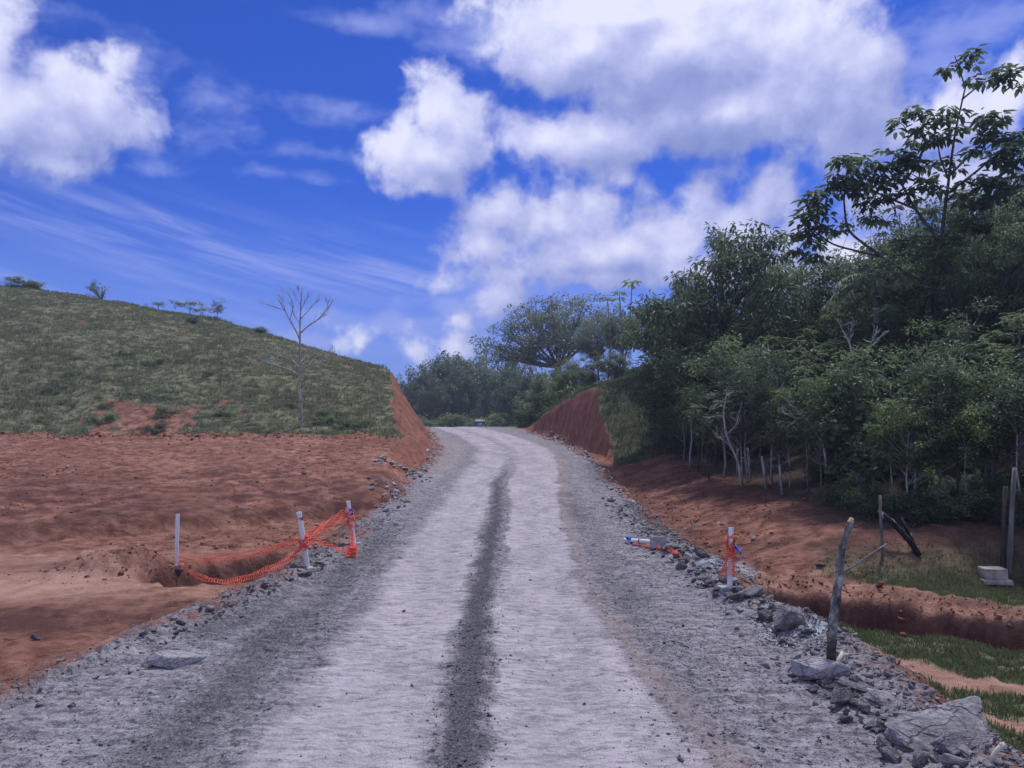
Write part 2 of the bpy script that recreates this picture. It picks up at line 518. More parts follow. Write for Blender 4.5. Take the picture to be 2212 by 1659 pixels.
    roadc = k.mix(k.math('MULTIPLY', k.math('MULTIPLY', track, blot), .92), roadc, lt)
    roadc = k.mix(k.math('MULTIPLY', pale, k.math('MULTIPLY_ADD', dustn, .5, .25)), roadc, (.36, .26, .225))
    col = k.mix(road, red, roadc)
    # pale crushed stone
    bg = k.ramp(k.noise(p, 60, 3, .6), [(.3, (.22, .25, .30)), (.55, (.42, .46, .52)), (.75, (.60, .63, .68))])
    col = k.mix(blue, col, bg)
    # turf seen between the blades
    gcol = k.ramp(k.noise(p, 1.4, 6, .65), [(.3, (.07, .078, .050)), (.5, (.145, .155, .092)), (.62, (.205, .207, .125)), (.78, (.28, .26, .175))])
    gcol = k.mix(k.remap(k.noise(k.vmath('MULTIPLY', p, (.5, 1, 1)), 2.6, 4, .6), .5, .68), gcol, (.040, .045, .028))
    col = k.mix(grass, col, gcol)
    hgt = k.math('ADD', k.math('MULTIPLY', grain, .45), k.math('ADD', k.math('MULTIPLY', dash, .9), k.math('MULTIPLY', coarse, 1.1)))
    principled(k, out, col, .95, k.bump(hgt, .85, .05), .1)
    return m


def make_simple(name, stops, scale=12, rough=.85, bump=.3, bdist=.01, stretch=(1, 1, 1), spec=.2, detail=5):
    m, k, out = material(name)
    p = k.vmath('MULTIPLY', obj_co(k), stretch)
    n = k.noise(p, scale, detail, .6)
    c = k.ramp(n, stops)
    principled(k, out, c, rough, k.bump(k.noise(p, scale * 1.7, detail, .6), bump, bdist), spec)
    return m


def make_leaf(name, dark, mid, light, trans=.48, gloss=.03):
    m, k, out = material(name)
    t = k.attr("tint", 'Fac')
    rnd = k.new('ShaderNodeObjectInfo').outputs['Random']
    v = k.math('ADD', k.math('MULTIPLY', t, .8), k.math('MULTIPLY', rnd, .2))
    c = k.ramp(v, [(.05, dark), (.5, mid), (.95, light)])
    d = k.new('ShaderNodeBsdfDiffuse'); k.put(d.inputs[0], c)
    tr = k.new('ShaderNodeBsdfTranslucent'); k.put(tr.inputs[0], k.mix(.5, c, tuple(min(1, x * 1.6) for x in mid)))
    g = k.new('ShaderNodeBsdfGlossy'); g.inputs[0].default_value = (.8, .85, .9, 1); g.inputs[1].default_value = .42
    s1 = k.new('ShaderNodeMixShader'); s1.inputs[0].default_value = trans
    k.l.new(d.outputs[0], s1.inputs[1]); k.l.new(tr.outputs[0], s1.inputs[2])
    s2 = k.new('ShaderNodeMixShader'); s2.inputs[0].default_value = gloss
    k.l.new(s1.outputs[0], s2.inputs[1]); k.l.new(g.outputs[0], s2.inputs[2])
    k.l.new(s2.outputs[0], out.inputs[0])
    return m


def make_rock(name, a, b, c):
    m, k, out = material(name)
    p = obj_co(k)
    n = k.noise(p, 3.2, 7, .66); f = k.noise(p, 26, 4, .65)
    w = k.vmath('ADD', p, k.vmath('MULTIPLY', k.noise(p, 4, 3, .5, out=1), (.25, .25, .25)))
    crack = k.remap(k.voronoi(k.vmath('MULTIPLY', w, (1, 1, 2.2)), 2.6, 'DISTANCE_TO_EDGE'), .0, .035, 1, 0)
    v = k.math('ADD', k.math('MULTIPLY', n, .62), k.math('MULTIPLY', f, .38))
    col = k.ramp(v, [(.34, a), (.5, b), (.66, c)])
    col = k.mix(k.math('MULTIPLY', crack, .42), col, tuple(x * .45 for x in a))
    # earth smeared on some faces
    col = k.mix(k.math('MULTIPLY', k.remap(k.noise(p, 1.7, 4, .6), .56, .72), .45), col, (.26, .155, .12))
    h = k.math('ADD', k.math('MULTIPLY', n, 1.0), k.math('SUBTRACT', k.math('MULTIPLY', f, .45), k.math('MULTIPLY', crack, .35)))
    principled(k, out, col, .95, k.bump(h, .8, .06), .12)
    return m


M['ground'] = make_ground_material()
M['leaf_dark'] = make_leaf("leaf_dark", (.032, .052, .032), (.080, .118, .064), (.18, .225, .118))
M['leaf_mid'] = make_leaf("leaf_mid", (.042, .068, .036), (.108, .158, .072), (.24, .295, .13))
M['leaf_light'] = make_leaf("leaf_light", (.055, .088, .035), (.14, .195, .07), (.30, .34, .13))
M['leaf_grey'] = make_leaf("leaf_grey", (.07, .095, .068), (.165, .21, .14), (.32, .37, .26), .3, .03)
M['leaf_dry'] = make_leaf("leaf_dry", (.07, .055, .03), (.15, .12, .06), (.26, .22, .12))
M['grass_hill'] = make_leaf("grass_hill", (.085, .098, .06), (.170, .186, .112), (.24, .248, .16), .3, .0)
M['grass_green'] = make_leaf("grass_green", (.050, .068, .032), (.098, .124, .060), (.17, .178, .10), .35, .0)
M['bark_pale'] = make_simple("bark_pale", [(.3, (.12, .115, .11)), (.5, (.30, .29, .28)), (.7, (.46, .45, .44))], 9, .9, .5, .01, (1, 1, .4))
M['bark_dark'] = make_simple("bark_dark", [(.3, (.025, .021, .018)), (.55, (.075, .063, .055)), (.75, (.16, .145, .13))], 8, .95, .6, .015, (1, 1, .35))
M['bark_grey'] = make_simple("bark_grey", [(.3, (.06, .055, .052)), (.5, (.16, .15, .145)), (.72, (.30, .29, .28))], 9, .95, .6, .015, (1, 1, .35))
M['rock'] = make_rock("grey_rock", (.085, .082, .094), (.205, .197, .217), (.37, .355, .38))
M['rock_dark'] = make_rock("dark_rock", (.05, .05, .058), (.125, .121, .135), (.25, .243, .262))
M['rock_pale'] = make_rock("pale_rock", (.22, .212, .232), (.40, .388, .415), (.58, .565, .59))
M['clod'] = make_simple("red_clod", [(.25, (.09, .036, .024)), (.5, (.2, .082, .05)), (.75, (.32, .145, .09))], 7, .98, .7, .02)
M['pvc'] = make_simple("white_plastic_pipe", [(.3, (.70, .71, .74)), (.7, (.82, .83, .85))], 5, .35, .03, .002, spec=.5)
M['concrete'] = make_simple("grey_concrete", [(.3, (.22, .22, .225)), (.5, (.33, .33, .33)), (.75, (.43, .43, .43))], 14, .95, .4, .008)
M['concrete_tan'] = make_simple("weathered_concrete", [(.3, (.22, .18, .16)), (.5, (.37, .32, .29)), (.75, (.5, .45, .41))], 9, .95, .4, .008)
M['net'] = make_simple("orange_net", [(.3, (.80, .085, .045)), (.7, (.95, .16, .09))], 5, .5, .0, .001, spec=.4)
M['ribbon_blue'] = make_simple("blue_ribbon", [(.3, (.03, .09, .55)), (.7, (.06, .17, .75))], 9, .5, .1, .004)
M['ribbon_yellow'] = make_simple("yellow_tape", [(.3, (.6, .36, .05)), (.7, (.75, .5, .1))], 9, .5, .1, .004)
M['tape_red'] = make_simple("red_tape", [(.3, (.30, .03, .03)), (.7, (.42, .05, .05))], 9, .5, .1, .004)
M['wood_cut'] = make_simple("cut_wood", [(.3, (.36, .29, .17)), (.7, (.52, .43, .27))], 18, .9, .2, .004)
M['wood_grey'] = make_simple("weathered_wood", [(.3, (.14, .12, .105)), (.5, (.25, .22, .195)), (.75, (.36, .33, .30))], 10, .9, .5, .008, (1, 1, .15))
M['stick'] = make_simple("peeled_stick", [(.3, (.42, .37, .31)), (.7, (.62, .57, .5))], 10, .9, .3, .004, (1, 1, .3))


def make_lichen_bark():
    m, k, out = material("lichened_bark")
    p = obj_co(k)
    n = k.noise(k.vmath('MULTIPLY', p, (1, 1, .7)), 10, 6, .65)
    v = k.noise(p, 22, 4, .6)
    c = k.ramp(n, [(.36, (.05, .047, .043)), (.5, (.17, .165, .155)), (.6, (.36, .36, .355)), (.75, (.56, .56, .56))])
    z = k.new('ShaderNodeSeparateXYZ'); k.put(z.inputs[0], p)
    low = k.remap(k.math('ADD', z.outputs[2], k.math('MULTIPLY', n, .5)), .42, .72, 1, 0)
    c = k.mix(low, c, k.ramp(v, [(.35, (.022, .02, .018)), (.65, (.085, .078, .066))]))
    principled(k, out, c, .95, k.bump(k.math('ADD', n, k.math('MULTIPLY', v, .5)), .7, .02), .1)
    return m


def make_burnt():
    m, k, out = material("charred_wood")
    p = obj_co(k)
    v = k.noise(k.vmath('MULTIPLY', p, (1, 1, .45)), 9, 4, .55)
    c = k.ramp(v, [(.5, (.008, .008, .010)), (.60, (.02, .02, .023)), (.655, (.38, .38, .38)), (.8, (.6, .6, .6))])
    principled(k, out, c, .85, k.bump(v, .8, .02), .2)
    return m


M['lichen'] = make_lichen_bark()
M['burnt'] = make_burnt()

# ------------------------------------------------------------------ ground sheets
def build_ground():
    fine = np.arange(-0.62, 0.6201, 0.00145)
    side = np.linspace(0, 1, 70)[1:] ** 1.5 * 0.85
    th = np.concatenate([-0.62 - side[::-1], fine, 0.62 + side])
    rs = [6.0 - 4.5]
    while rs[-1] < 900:
        D = rs[-1]
        rs.append(D + (0.03 if D < 8 else (0.0037 * D if D < 62 else (0.008 * D if D < 160 else .06 * D))))
    R = np.array(rs) + 6.0
    TH, RR = np.meshgrid(th, R)
    X = (np.sin(TH) * RR).ravel(); Y = (np.cos(TH) * RR - 6.0).ravel()
    I = {}
    Z = terrain(X, Y, True, I)
    G = grass_mask(X, Y, I)
    n = fbm(X * .7, Y * .7, 4, 81); n2 = fbm(X * 2.6, Y * 2.6, 4, 82); ns = fbm(X * .25, Y * .8, 3, 83)
    sl, sr, xs = I['sl'], I['sr'], I['xs']
    ins = np.minimum(-sl, -sr)
    road = sstep(-0.28, 0.12, ins + 0.30 * n2)
    # spilt stone down the outside of the shoulder
    road = np.maximum(road, (I['bermL'] * .9 + I['bermR'] * .9) * sstep(-.2, .25, n2 + .1))
    fw = 0.11 * n + 0.09 * n2 + 0.07 * fbm(X * 7, Y * 2.4, 3, 84)
    ww = xs + fw
    flare = np.interp(Y, [0, 5, 7.7, 11, 15, 18, 24, 30, 45], [.75, .45, .12, 0, .08, .22, .5, .6, .5])
    trk1 = sstep(-2.02 - .15 * flare, -1.46, ww) * (1 - sstep(-.72, -.52, ww))
    trk2 = sstep(-.30 + .14 * sstep(8, 14, Y), -.14 + .14 * sstep(8, 14, Y), ww) * (1 - sstep(.80 + flare, 1.0 + flare, ww))
    track = np.maximum(trk1 * (.95 + .3 * n), trk2 * (1.0 + .25 * n))
    far = sstep(22, 32, Y)
    track = np.maximum(track * (1 - far * .12), far * sstep(-1.9, -1.4, ww) * (1 - sstep(1.2, 1.7, ww)) * .62)
    # other passes: pale band on the right shoulder and in the near left
    track = np.maximum(track, .28 * np.exp(-((ww - 2.1) / .45) ** 2) * sstep(-.5, .4, ns + .3))
    track = np.maximum(track, .32 * np.exp(-((ww + 3.6) / .7) ** 2) * (1 - sstep(7, 9, Y)))
    track = np.maximum(track, .40 * np.exp(-((ww + 2.55) / .3) ** 2) * sstep(8.5, 10, Y) * (.6 + n))
    dark_gravel = np.maximum.reduce([np.exp(-((ww + .40) / .15) ** 2) * (1 - .30 * sstep(11, 24, Y)), .75 * np.exp(-((ww - 1.45) / .38) ** 2) * (1 - sstep(20, 30, Y)) * (.6 + .8 * np.clip(n, -.4, .6)),
                                   .65 * np.exp(-((ww + 2.45) / .42) ** 2) * (1 - sstep(13, 20, Y)), .6 * (np.exp(-(sl + .5) ** 2 / .25)) * sstep(-.1, .4, n + .2) * (Y < 13)])
    road_pale = np.maximum(.50 * np.exp(-((ww - 1.05 - flare) / .13) ** 2), .5 * np.exp(-((ww + 2.9) / .6) ** 2) * sstep(22, 28, Y))
    # earth tones
    flat = np.exp(-((X + 8.0) / 3.2) ** 2 - ((Y - 11.6) / 1.2) ** 2) + .55 * np.exp(-((X + 7.2) / 4.0) ** 2 - ((Y - 14.0) / .8) ** 2)
    pale = np.clip(flat * 1.3 + .25 * n, 0, 1) * (sl > 0)
    pinkish = sstep(.0, .35, n + .2 * n2 + .25) * (sr > .7) * (Y < 9.2) * (1 - I['trench'])
    pale = np.maximum(pale, .8 * pinkish)
    pale = np.maximum(pale, .45 * sstep(0.02, .3, I['spoil'] * (1 - I['trench']) * (sr > 0) - .25 + .2 * n))
    dark_earth = np.exp(-((X + 6.9) / 2.2) ** 2 - ((Y - 13.3) / .7) ** 2) * .55 + np.exp(-((X + 6.0) / 2.2) ** 2 - ((Y - 9.7) / .8) ** 2)  # dark damp ground on the left flat
    dark_earth = np.maximum(dark_earth, np.exp(-((I['q'] - .0) / .06) ** 2) * sstep(0, .05, I['q']) * .6 * (Y < 30))
    dark_earth = np.maximum(dark_earth, np.clip((1 - sstep(.12, .62, I['q'] + .25 * n)) * sstep(0, .03, I['q']) * (.55 + .8 * n2), 0, .8) * (sl > 0) * (Y < 30))
    dark_earth = np.maximum(dark_earth, np.maximum(sstep(.02, .4, I['pit']), sstep(.02, .3, I['trench']) * .85) * .92)  # earth toned darker inside the pit and the trench
    benchd = (sr > .2) * I['nb'] * (Y < 30)
    dark_earth = np.maximum(dark_earth, benchd * np.clip(.62 + 1.3 * n - .35 * sstep(1.8, 3.2, sr) * 0, 0, .9) * .8)  # bench earth toned darker in mottled patches
    dark_earth = np.clip(dark_earth * (1 + .8 * n2), 0, 1)
    dark_tone = np.where(road > .5, np.clip(dark_gravel, 0, 1), dark_earth * (1 - road))
    paleA = np.where(road > .5, np.clip(road_pale, 0, 1), pale)
    # pale crushed stone heaps on the right shoulder
    h1 = hit(1555, 1216); h2 = hit(1700, 1375)
    blue = np.maximum(1 - sstep(.55, 1.0, np.hypot((X - h1[0]) / .62, (Y - h1[1]) / .95) + .35 * n2),
                      1 - sstep(.55, 1.0, np.hypot((X - h2[0] - .1) / .5, (Y - h2[1]) / .35) + .4 * n2))
    blue = np.where(sr > -.5, blue, 0)
    cut = ((I['cut_l'] & (Y > 26)) | I['cut_r']).astype(float)
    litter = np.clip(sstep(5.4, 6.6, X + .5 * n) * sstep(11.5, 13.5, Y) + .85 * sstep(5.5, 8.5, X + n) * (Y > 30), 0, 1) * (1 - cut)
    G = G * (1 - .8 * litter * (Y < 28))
    MA = np.stack([np.clip(road, 0, 1), np.clip(track, 0, 1), G * (1 - road * (Y < 30)), dark_tone], 1)
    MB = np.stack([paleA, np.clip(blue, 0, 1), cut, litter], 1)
    V = np.stack([X, Y, Z], 1)
    nr, nc = TH.shape
    idx = np.arange(nr * nc).reshape(nr, nc)
    F = np.stack([idx[:-1, :-1].ravel(), idx[:-1, 1:].ravel(), idx[1:, 1:].ravel(), idx[1:, :-1].ravel()], 1)
    cls = np.zeros(nr * nc, int)
    cls[(I['sr'] > 0) & ((Y > 28.5) | ((X > 5.8) & (Y > 12.5)))] = 2
    cls[(I['sl'] > 0) & (Y > 32.2)] = 1
    cls[(ins > 0) & (Y < 160)] = 3
    fc = cls[F[:, 0]]
    for c, name, label in ((0, "ground", "bare red earth and patchy turf beside the gravel road"), (1, "hill", "grassy hill with a red cut face beside the road"),
                           (2, "hillside", "wooded hillside with a steep red cut face"), (3, "road", "grey crushed stone road with pale wheel tracks")):
        f = F[fc == c]
        used = np.unique(f)
        remap = np.full(nr * nc, -1); remap[used] = np.arange(len(used))
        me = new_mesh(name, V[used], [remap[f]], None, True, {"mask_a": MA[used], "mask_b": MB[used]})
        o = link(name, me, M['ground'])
        tag(o, label, None, None, "structure")
        o['category'] = {0: 'ground', 1: 'hill', 2: 'hillside', 3: 'road'}[c]


build_ground()
# ------------------------------------------------------------------ sky
SUN_EL, SUN_AZ = math.radians(66), math.radians(40)     # azimuth from +Y, positive = right of the road


def azel(x, y):
    d = ray(x, y)
    return math.atan2(d[0], d[1]), math.atan2(d[2], math.hypot(d[0], d[1]))


CUMULUS = [  # x, y, rx, ry in photograph pixels -> azimuth / elevation of each puff
    (40, 250, 190, 110), (165, 205, 120, 80), (0, 100, 55, 95), (235, 265, 105, 45), (80, 345, 110, 42), (300, 262, 55, 28), (250, 165, 26, 40),
    (940, 235, 80, 72), (925, 335, 112, 60), (1000, 290, 72, 78), (868, 345, 58, 40), (925, 388, 62, 26),
    (1250, 100, 170, 110), (1480, 110, 270, 150), (1740, 140, 190, 160), (1560, 240, 260, 95), (1300, 300, 190, 62), (1160, 305, 85, 50), (1830, 240, 130, 100),
    (1400, 10, 380, 80), (1130, 60, 90, 90), (2080, 245, 120, 75), (2180, 215, 70, 60), (1960, 285, 120, 50), (1840, 330, 70, 40),
    (1085, 455, 72, 55), (1045, 525, 78, 42), (1290, 465, 92, 80), (1330, 540, 150, 62), (1190, 565, 130, 42), (1215, 420, 40, 36),
    (1520, 440, 45, 52), (1655, 440, 76, 76), (1610, 520, 120, 62), (1700, 520, 46, 70), (1450, 545, 110, 42), (1300, 600, 170, 28), (1350, 390, 34, 26),
    (1200, 480, 80, 60), (1410, 500, 90, 60), (1560, 490, 70, 60), (1480, 585, 170, 34), (1240, 545, 120, 52), (1120, 590, 100, 24), (1650, 580, 110, 40),
    (965, 618, 42, 19), (1092, 640, 55, 38), (1060, 672, 40, 28), (795, 728, 32, 22), (985, 690, 18, 10), (985, 748, 36, 20), (890, 765, 24, 18),
    (1960, 420, 120, 60), (2080, 390, 100, 60), (1850, 570, 130, 60),
]
THIN = [(470, 215, 42, 30), (700, 238, 88, 20), (612, 376, 48, 8), (400, 300, 26, 22), (330, 330, 40, 30), (500, 285, 34, 22), (720, 335, 70, 12),
        (1080, 80, 150, 60), (1010, 40, 140, 40), (780, 50, 130, 20), (2080, 60, 190, 60), (2000, 150, 130, 60), (300, 120, 60, 40), (90, 20, 60, 26),
        (650, 740, 120, 30), (820, 700, 170, 26), (1000, 660, 120, 30), (1880, 480, 100, 60), (690, 690, 60, 30)]


def cloud_field(name, puffs, amp1, amp2, s1, s2, k):
    g = bpy.data.node_groups.new(name, 'ShaderNodeTree')
    g.interface.new_socket("Vector", in_out='INPUT', socket_type='NodeSocketVector')
    g.interface.new_socket("Direction", in_out='INPUT', socket_type='NodeSocketVector')
    g.interface.new_socket("Field", in_out='OUTPUT', socket_type='NodeSocketFloat')
    g.interface.new_socket("Body", in_out='OUTPUT', socket_type='NodeSocketFloat')
    t = NT(g)
    gi = t.new('NodeGroupInput'); go = t.new('NodeGroupOutput')
    v = gi.outputs[0]; dr = gi.outputs[1]
    acc = None
    for (x, y, rx, ry) in puffs:
        a0, e0 = azel(x, y)
        ra = abs(azel(x + rx, y)[0] - azel(x - rx, y)[0]) / 2
        re = abs(azel(x, y - ry)[1] - azel(x, y + ry)[1]) / 2
        d = t.vmath('LENGTH', t.vmath('MULTIPLY_ADD', v, (1 / ra, 1 / re, 0), (-a0 / ra, -e0 / re, 0)))
        # distance to the rim in about radians, so that billows keep one size
        d = t.math('MULTIPLY_ADD', d, (ra * re) ** .5, -((ra * re) ** .5))
        if acc is None: acc = d
        else:
            nd = t.new('ShaderNodeMath', operation='SMOOTH_MIN')
            t.put(nd.inputs[0], acc); t.put(nd.inputs[1], d); nd.inputs[2].default_value = k
            acc = nd.outputs[0]
    n1 = t.noise(dr, s1, 3, .55)
    n2 = t.noise(dr, s2, 10, .54, dist=.15)
    f = t.math('ADD', acc, t.math('MULTIPLY_ADD', n1, amp1 * 2, -amp1))
    f = t.math('ADD', f, t.math('MULTIPLY_ADD', n2, amp2 * 2, -amp2))
    t.l.new(f, go.inputs[0]); t.l.new(acc, go.inputs[1])
    return g


def build_sky():
    w = bpy.data.worlds.new("World"); scene.world = w; w.use_nodes = True
    w.node_tree.nodes.clear()
    k = NT(w.node_tree)
    out = k.new('ShaderNodeOutputWorld'); bg = k.new('ShaderNodeBackground'); k.l.new(bg.outputs[0], out.inputs[0])
    sky = k.new('ShaderNodeTexSky', sky_type='NISHITA')
    sky.sun_disc = False; sky.sun_elevation = SUN_EL; sky.sun_rotation = SUN_AZ
    sky.air_density = 1.0; sky.dust_density = .3; sky.ozone_density = 4.0; sky.altitude = 300
    dirv = k.new('ShaderNodeTexCoord').outputs['Generated']
    s = k.new('ShaderNodeSeparateXYZ'); k.put(s.inputs[0], dirv)
    az = k.math('ARCTAN2', s.outputs[0], s.outputs[1])
    el = k.math('ARCSINE', s.outputs[2])
    ae = k.comb(az, el, 0)
    # cumulus
    cf = cloud_field("cumulus", CUMULUS, .018, .054, 9, 24, .024)
    def field(offa, offe):
        n = k.new('ShaderNodeGroup'); n.node_tree = cf
        k.put(n.inputs[0], k.vmath('ADD', ae, (offa, offe, 0)))
        k.put(n.inputs[1], k.vmath('ADD', dirv, (offa, 0, offe)))
        return n.outputs[0], n.outputs[1]
    f0, b0 = field(0, 0)
    f1, b1 = field(-.012, .028)
    f2, b2 = field(-.03, .085)
    dens = k.remap(f0, .022, -.018)
    lit = k.math('MULTIPLY_ADD', k.math('SUBTRACT', f1, f0), 6.0, .56)
    lit2 = k.math('MULTIPLY', k.math('SUBTRACT', b2, b0), 3.4)
    thick = k.remap(b0, -.01, -.15)
    lit = k.math('ADD', lit, k.math('SUBTRACT', lit2, k.math('MULTIPLY', thick, .20)), clamp=True)
    tone = k.noise(dirv, 6, 4, .55)
    lit = k.math('ADD', lit, k.math('ADD', k.math('MULTIPLY_ADD', tone, .4, -.20), k.math('MULTIPLY_ADD', k.noise(dirv, 17, 5, .6), .7, -.35)), clamp=True)
    ccol = k.ramp(lit, [(0.0, (2.4, 3.1, 6.9)), (.35, (3.7, 4.3, 8.2)), (.65, (5.8, 6.2, 10.0)), (1.0, (9.0, 9.2, 11.6))])
    # thin wisps and the long streaks
    tf = cloud_field("wisps", THIN, .02, .05, 16, 34, .012)
    tn = k.new('ShaderNodeGroup'); tn.node_tree = tf; k.put(tn.inputs[0], ae); k.put(tn.inputs[1], k.vmath('MULTIPLY', dirv, (.7, .7, 1.3)))
    wisp = k.math('MULTIPLY', k.remap(tn.outputs[0], .022, -.045), .62)
    sv = k.vmath('MULTIPLY', k.comb(az, k.math('MULTIPLY_ADD', az, .22, el), 0), (2.4, 26, 1))
    st = k.noise(sv, 1.6, 6, .6, dist=.3)
    a0, e0 = azel(520, 545); a1, e1 = azel(1010, 600)
    band = k.vmath('LENGTH', k.vmath('MULTIPLY_ADD', k.comb(az, k.math('MULTIPLY_ADD', az, .09, el), 0), (1 / .52, 1 / .052, 0), (-a0 / .52, -(e0 + a0 * .09) / .052, 0)))
    streak = k.math('MULTIPLY', k.math('MULTIPLY', k.remap(band, 1.25, .25), k.remap(st, .38, .70)), .62)
    veil = k.math('MULTIPLY', k.remap(st, .45, .75), k.math('MULTIPLY', k.remap(el, .34, .10), .42))
    skyc = sky.outputs[0]
    # deeper, more violet blue as the tinted windscreen glass shows it
    skyc = k.mix(1.0, skyc, (.20, .46, 1.36), 'MULTIPLY')
    hz = k.remap(el, .31, .02)
    skyc = k.mix(k.math('MULTIPLY', hz, .75), skyc, (2.6, 3.9, 9.6))
    wc = (4.2, 5.0, 10.0)
    c = k.mix(k.math('MAXIMUM', k.math('MAXIMUM', wisp, streak), veil), skyc, wc)
    # unseen cloud overhead and behind, made extra bright to raise the ambient light
    bn = k.noise(dirv, 2.2, 7, .58)
    back = k.math('MULTIPLY', k.remap(bn, .47, .62), k.math('MAXIMUM', k.remap(el, .62, .80), k.remap(k.math('ABSOLUTE', az), .78, .95)))
    c = k.mix(k.math('MULTIPLY', back, .9), c, k.ramp(bn, [(.45, (13.5, 13.5, 14.2)), (.75, (11.0, 11.0, 12.0))]))
    c = k.mix(dens, c, ccol)
    k.put(bg.inputs[0], c); bg.inputs[1].default_value = 0.0565
    sun = bpy.data.lights.new("sun", 'SUN'); so = bpy.data.objects.new("sun", sun); COL.objects.link(so)
    sun.energy = 2.2; sun.angle = math.radians(10); sun.color = (1.0, .965, .92)
    d = Vector((math.sin(SUN_AZ) * math.cos(SUN_EL), math.cos(SUN_AZ) * math.cos(SUN_EL), math.sin(SUN_EL)))
    so.rotation_euler = d.to_track_quat('Z', 'Y').to_euler()
    vs = scene.view_settings
    scene.display_settings.display_device = 'sRGB'
    vs.view_transform = 'Standard'; vs.look = 'None'; vs.gamma = 1.0; vs.exposure = 0.70; vs.use_curve_mapping = False
    scene.cycles.max_bounces = 6; scene.cycles.diffuse_bounces = 3; scene.cycles.glossy_bounces = 2
    scene.cycles.transmission_bounces = 3; scene.cycles.transparent_max_bounces = 6; scene.cycles.volume_bounces = 0
    scene.cycles.use_denoising = True
    w.cycles.sampling_method = "MANUAL"; w.cycles.sample_map_resolution = 256
    scene.cycles.caustics_reflective = False; scene.cycles.caustics_refractive = False



def build_haze():
    bm = bmesh.new(); bmesh.ops.create_cube(bm, size=1)
    for v in bm.verts:
        v.co = Vector((v.co.x * 2000, 440 + v.co.y * 1000, -9.5 + (v.co.z + .5) * 38))
    me = bpy.data.meshes.new("haze"); bm.to_mesh(me); bm.free()
    m, k, out = material("haze_air")
    v = k.new('ShaderNodeVolumePrincipled'); v.inputs['Color'].default_value = (.60, .67, .88, 1); v.inputs['Density'].default_value = HAZE
    k.l.new(v.outputs[0], out.inputs['Volume'])
    tag(link("haze", me, m), "thin bluish air between the camera and the far trees", "haze", None, "stuff")


HAZE = .0011
build_sky()
build_haze()
# ------------------------------------------------------------------ turf
def blades(X, Y, Z, rng, n, L, W, lean, spread, tint_lo, tint_hi, tuft_tint=None):
    """n thin blades for every tuft"""
    N = len(X) * n
    bx = np.repeat(X, n) + rng.normal(0, 1, N) * np.repeat(spread, n)
    by = np.repeat(Y, n) + rng.normal(0, 1, N) * np.repeat(spread, n)
    bz = np.repeat(Z, n) - 0.01
    a = rng.uniform(0, 2 * PI, N); ln = np.repeat(L, n) * rng.uniform(.5, 1.15, N)
    le = rng.uniform(.1, 1, N) * lean
    dx, dy = np.cos(a) * le, np.sin(a) * le
    w = W * rng.uniform(.6, 1.2, N)
    sx, sy = -np.sin(a) * w / 2, np.cos(a) * w / 2
    b = np.stack([bx, by, bz], 1)
    m = b + np.stack([dx * ln * .35, dy * ln * .35, ln * .62], 1)
    t = b + np.stack([dx * ln * 1.0, dy * ln * 1.0, ln * (1 - .45 * le)], 1)
    s = np.stack([sx, sy, 0 * sx], 1)
    V = np.stack([b - s, b + s, m - s * .8, m + s * .8, t], 1).reshape(-1, 3)
    k = (np.arange(N) * 5)[:, None]
    q = k + np.array([[0, 1, 3, 2]]); tr = k + np.array([[2, 3, 4]])
    tt = np.repeat(tuft_tint if tuft_tint is not None else np.full(len(X), .5), n)
    tint = np.clip(tt + rng.uniform(tint_lo, tint_hi, N), 0, 1)
    return V, q, tr, np.repeat(tint, 5)


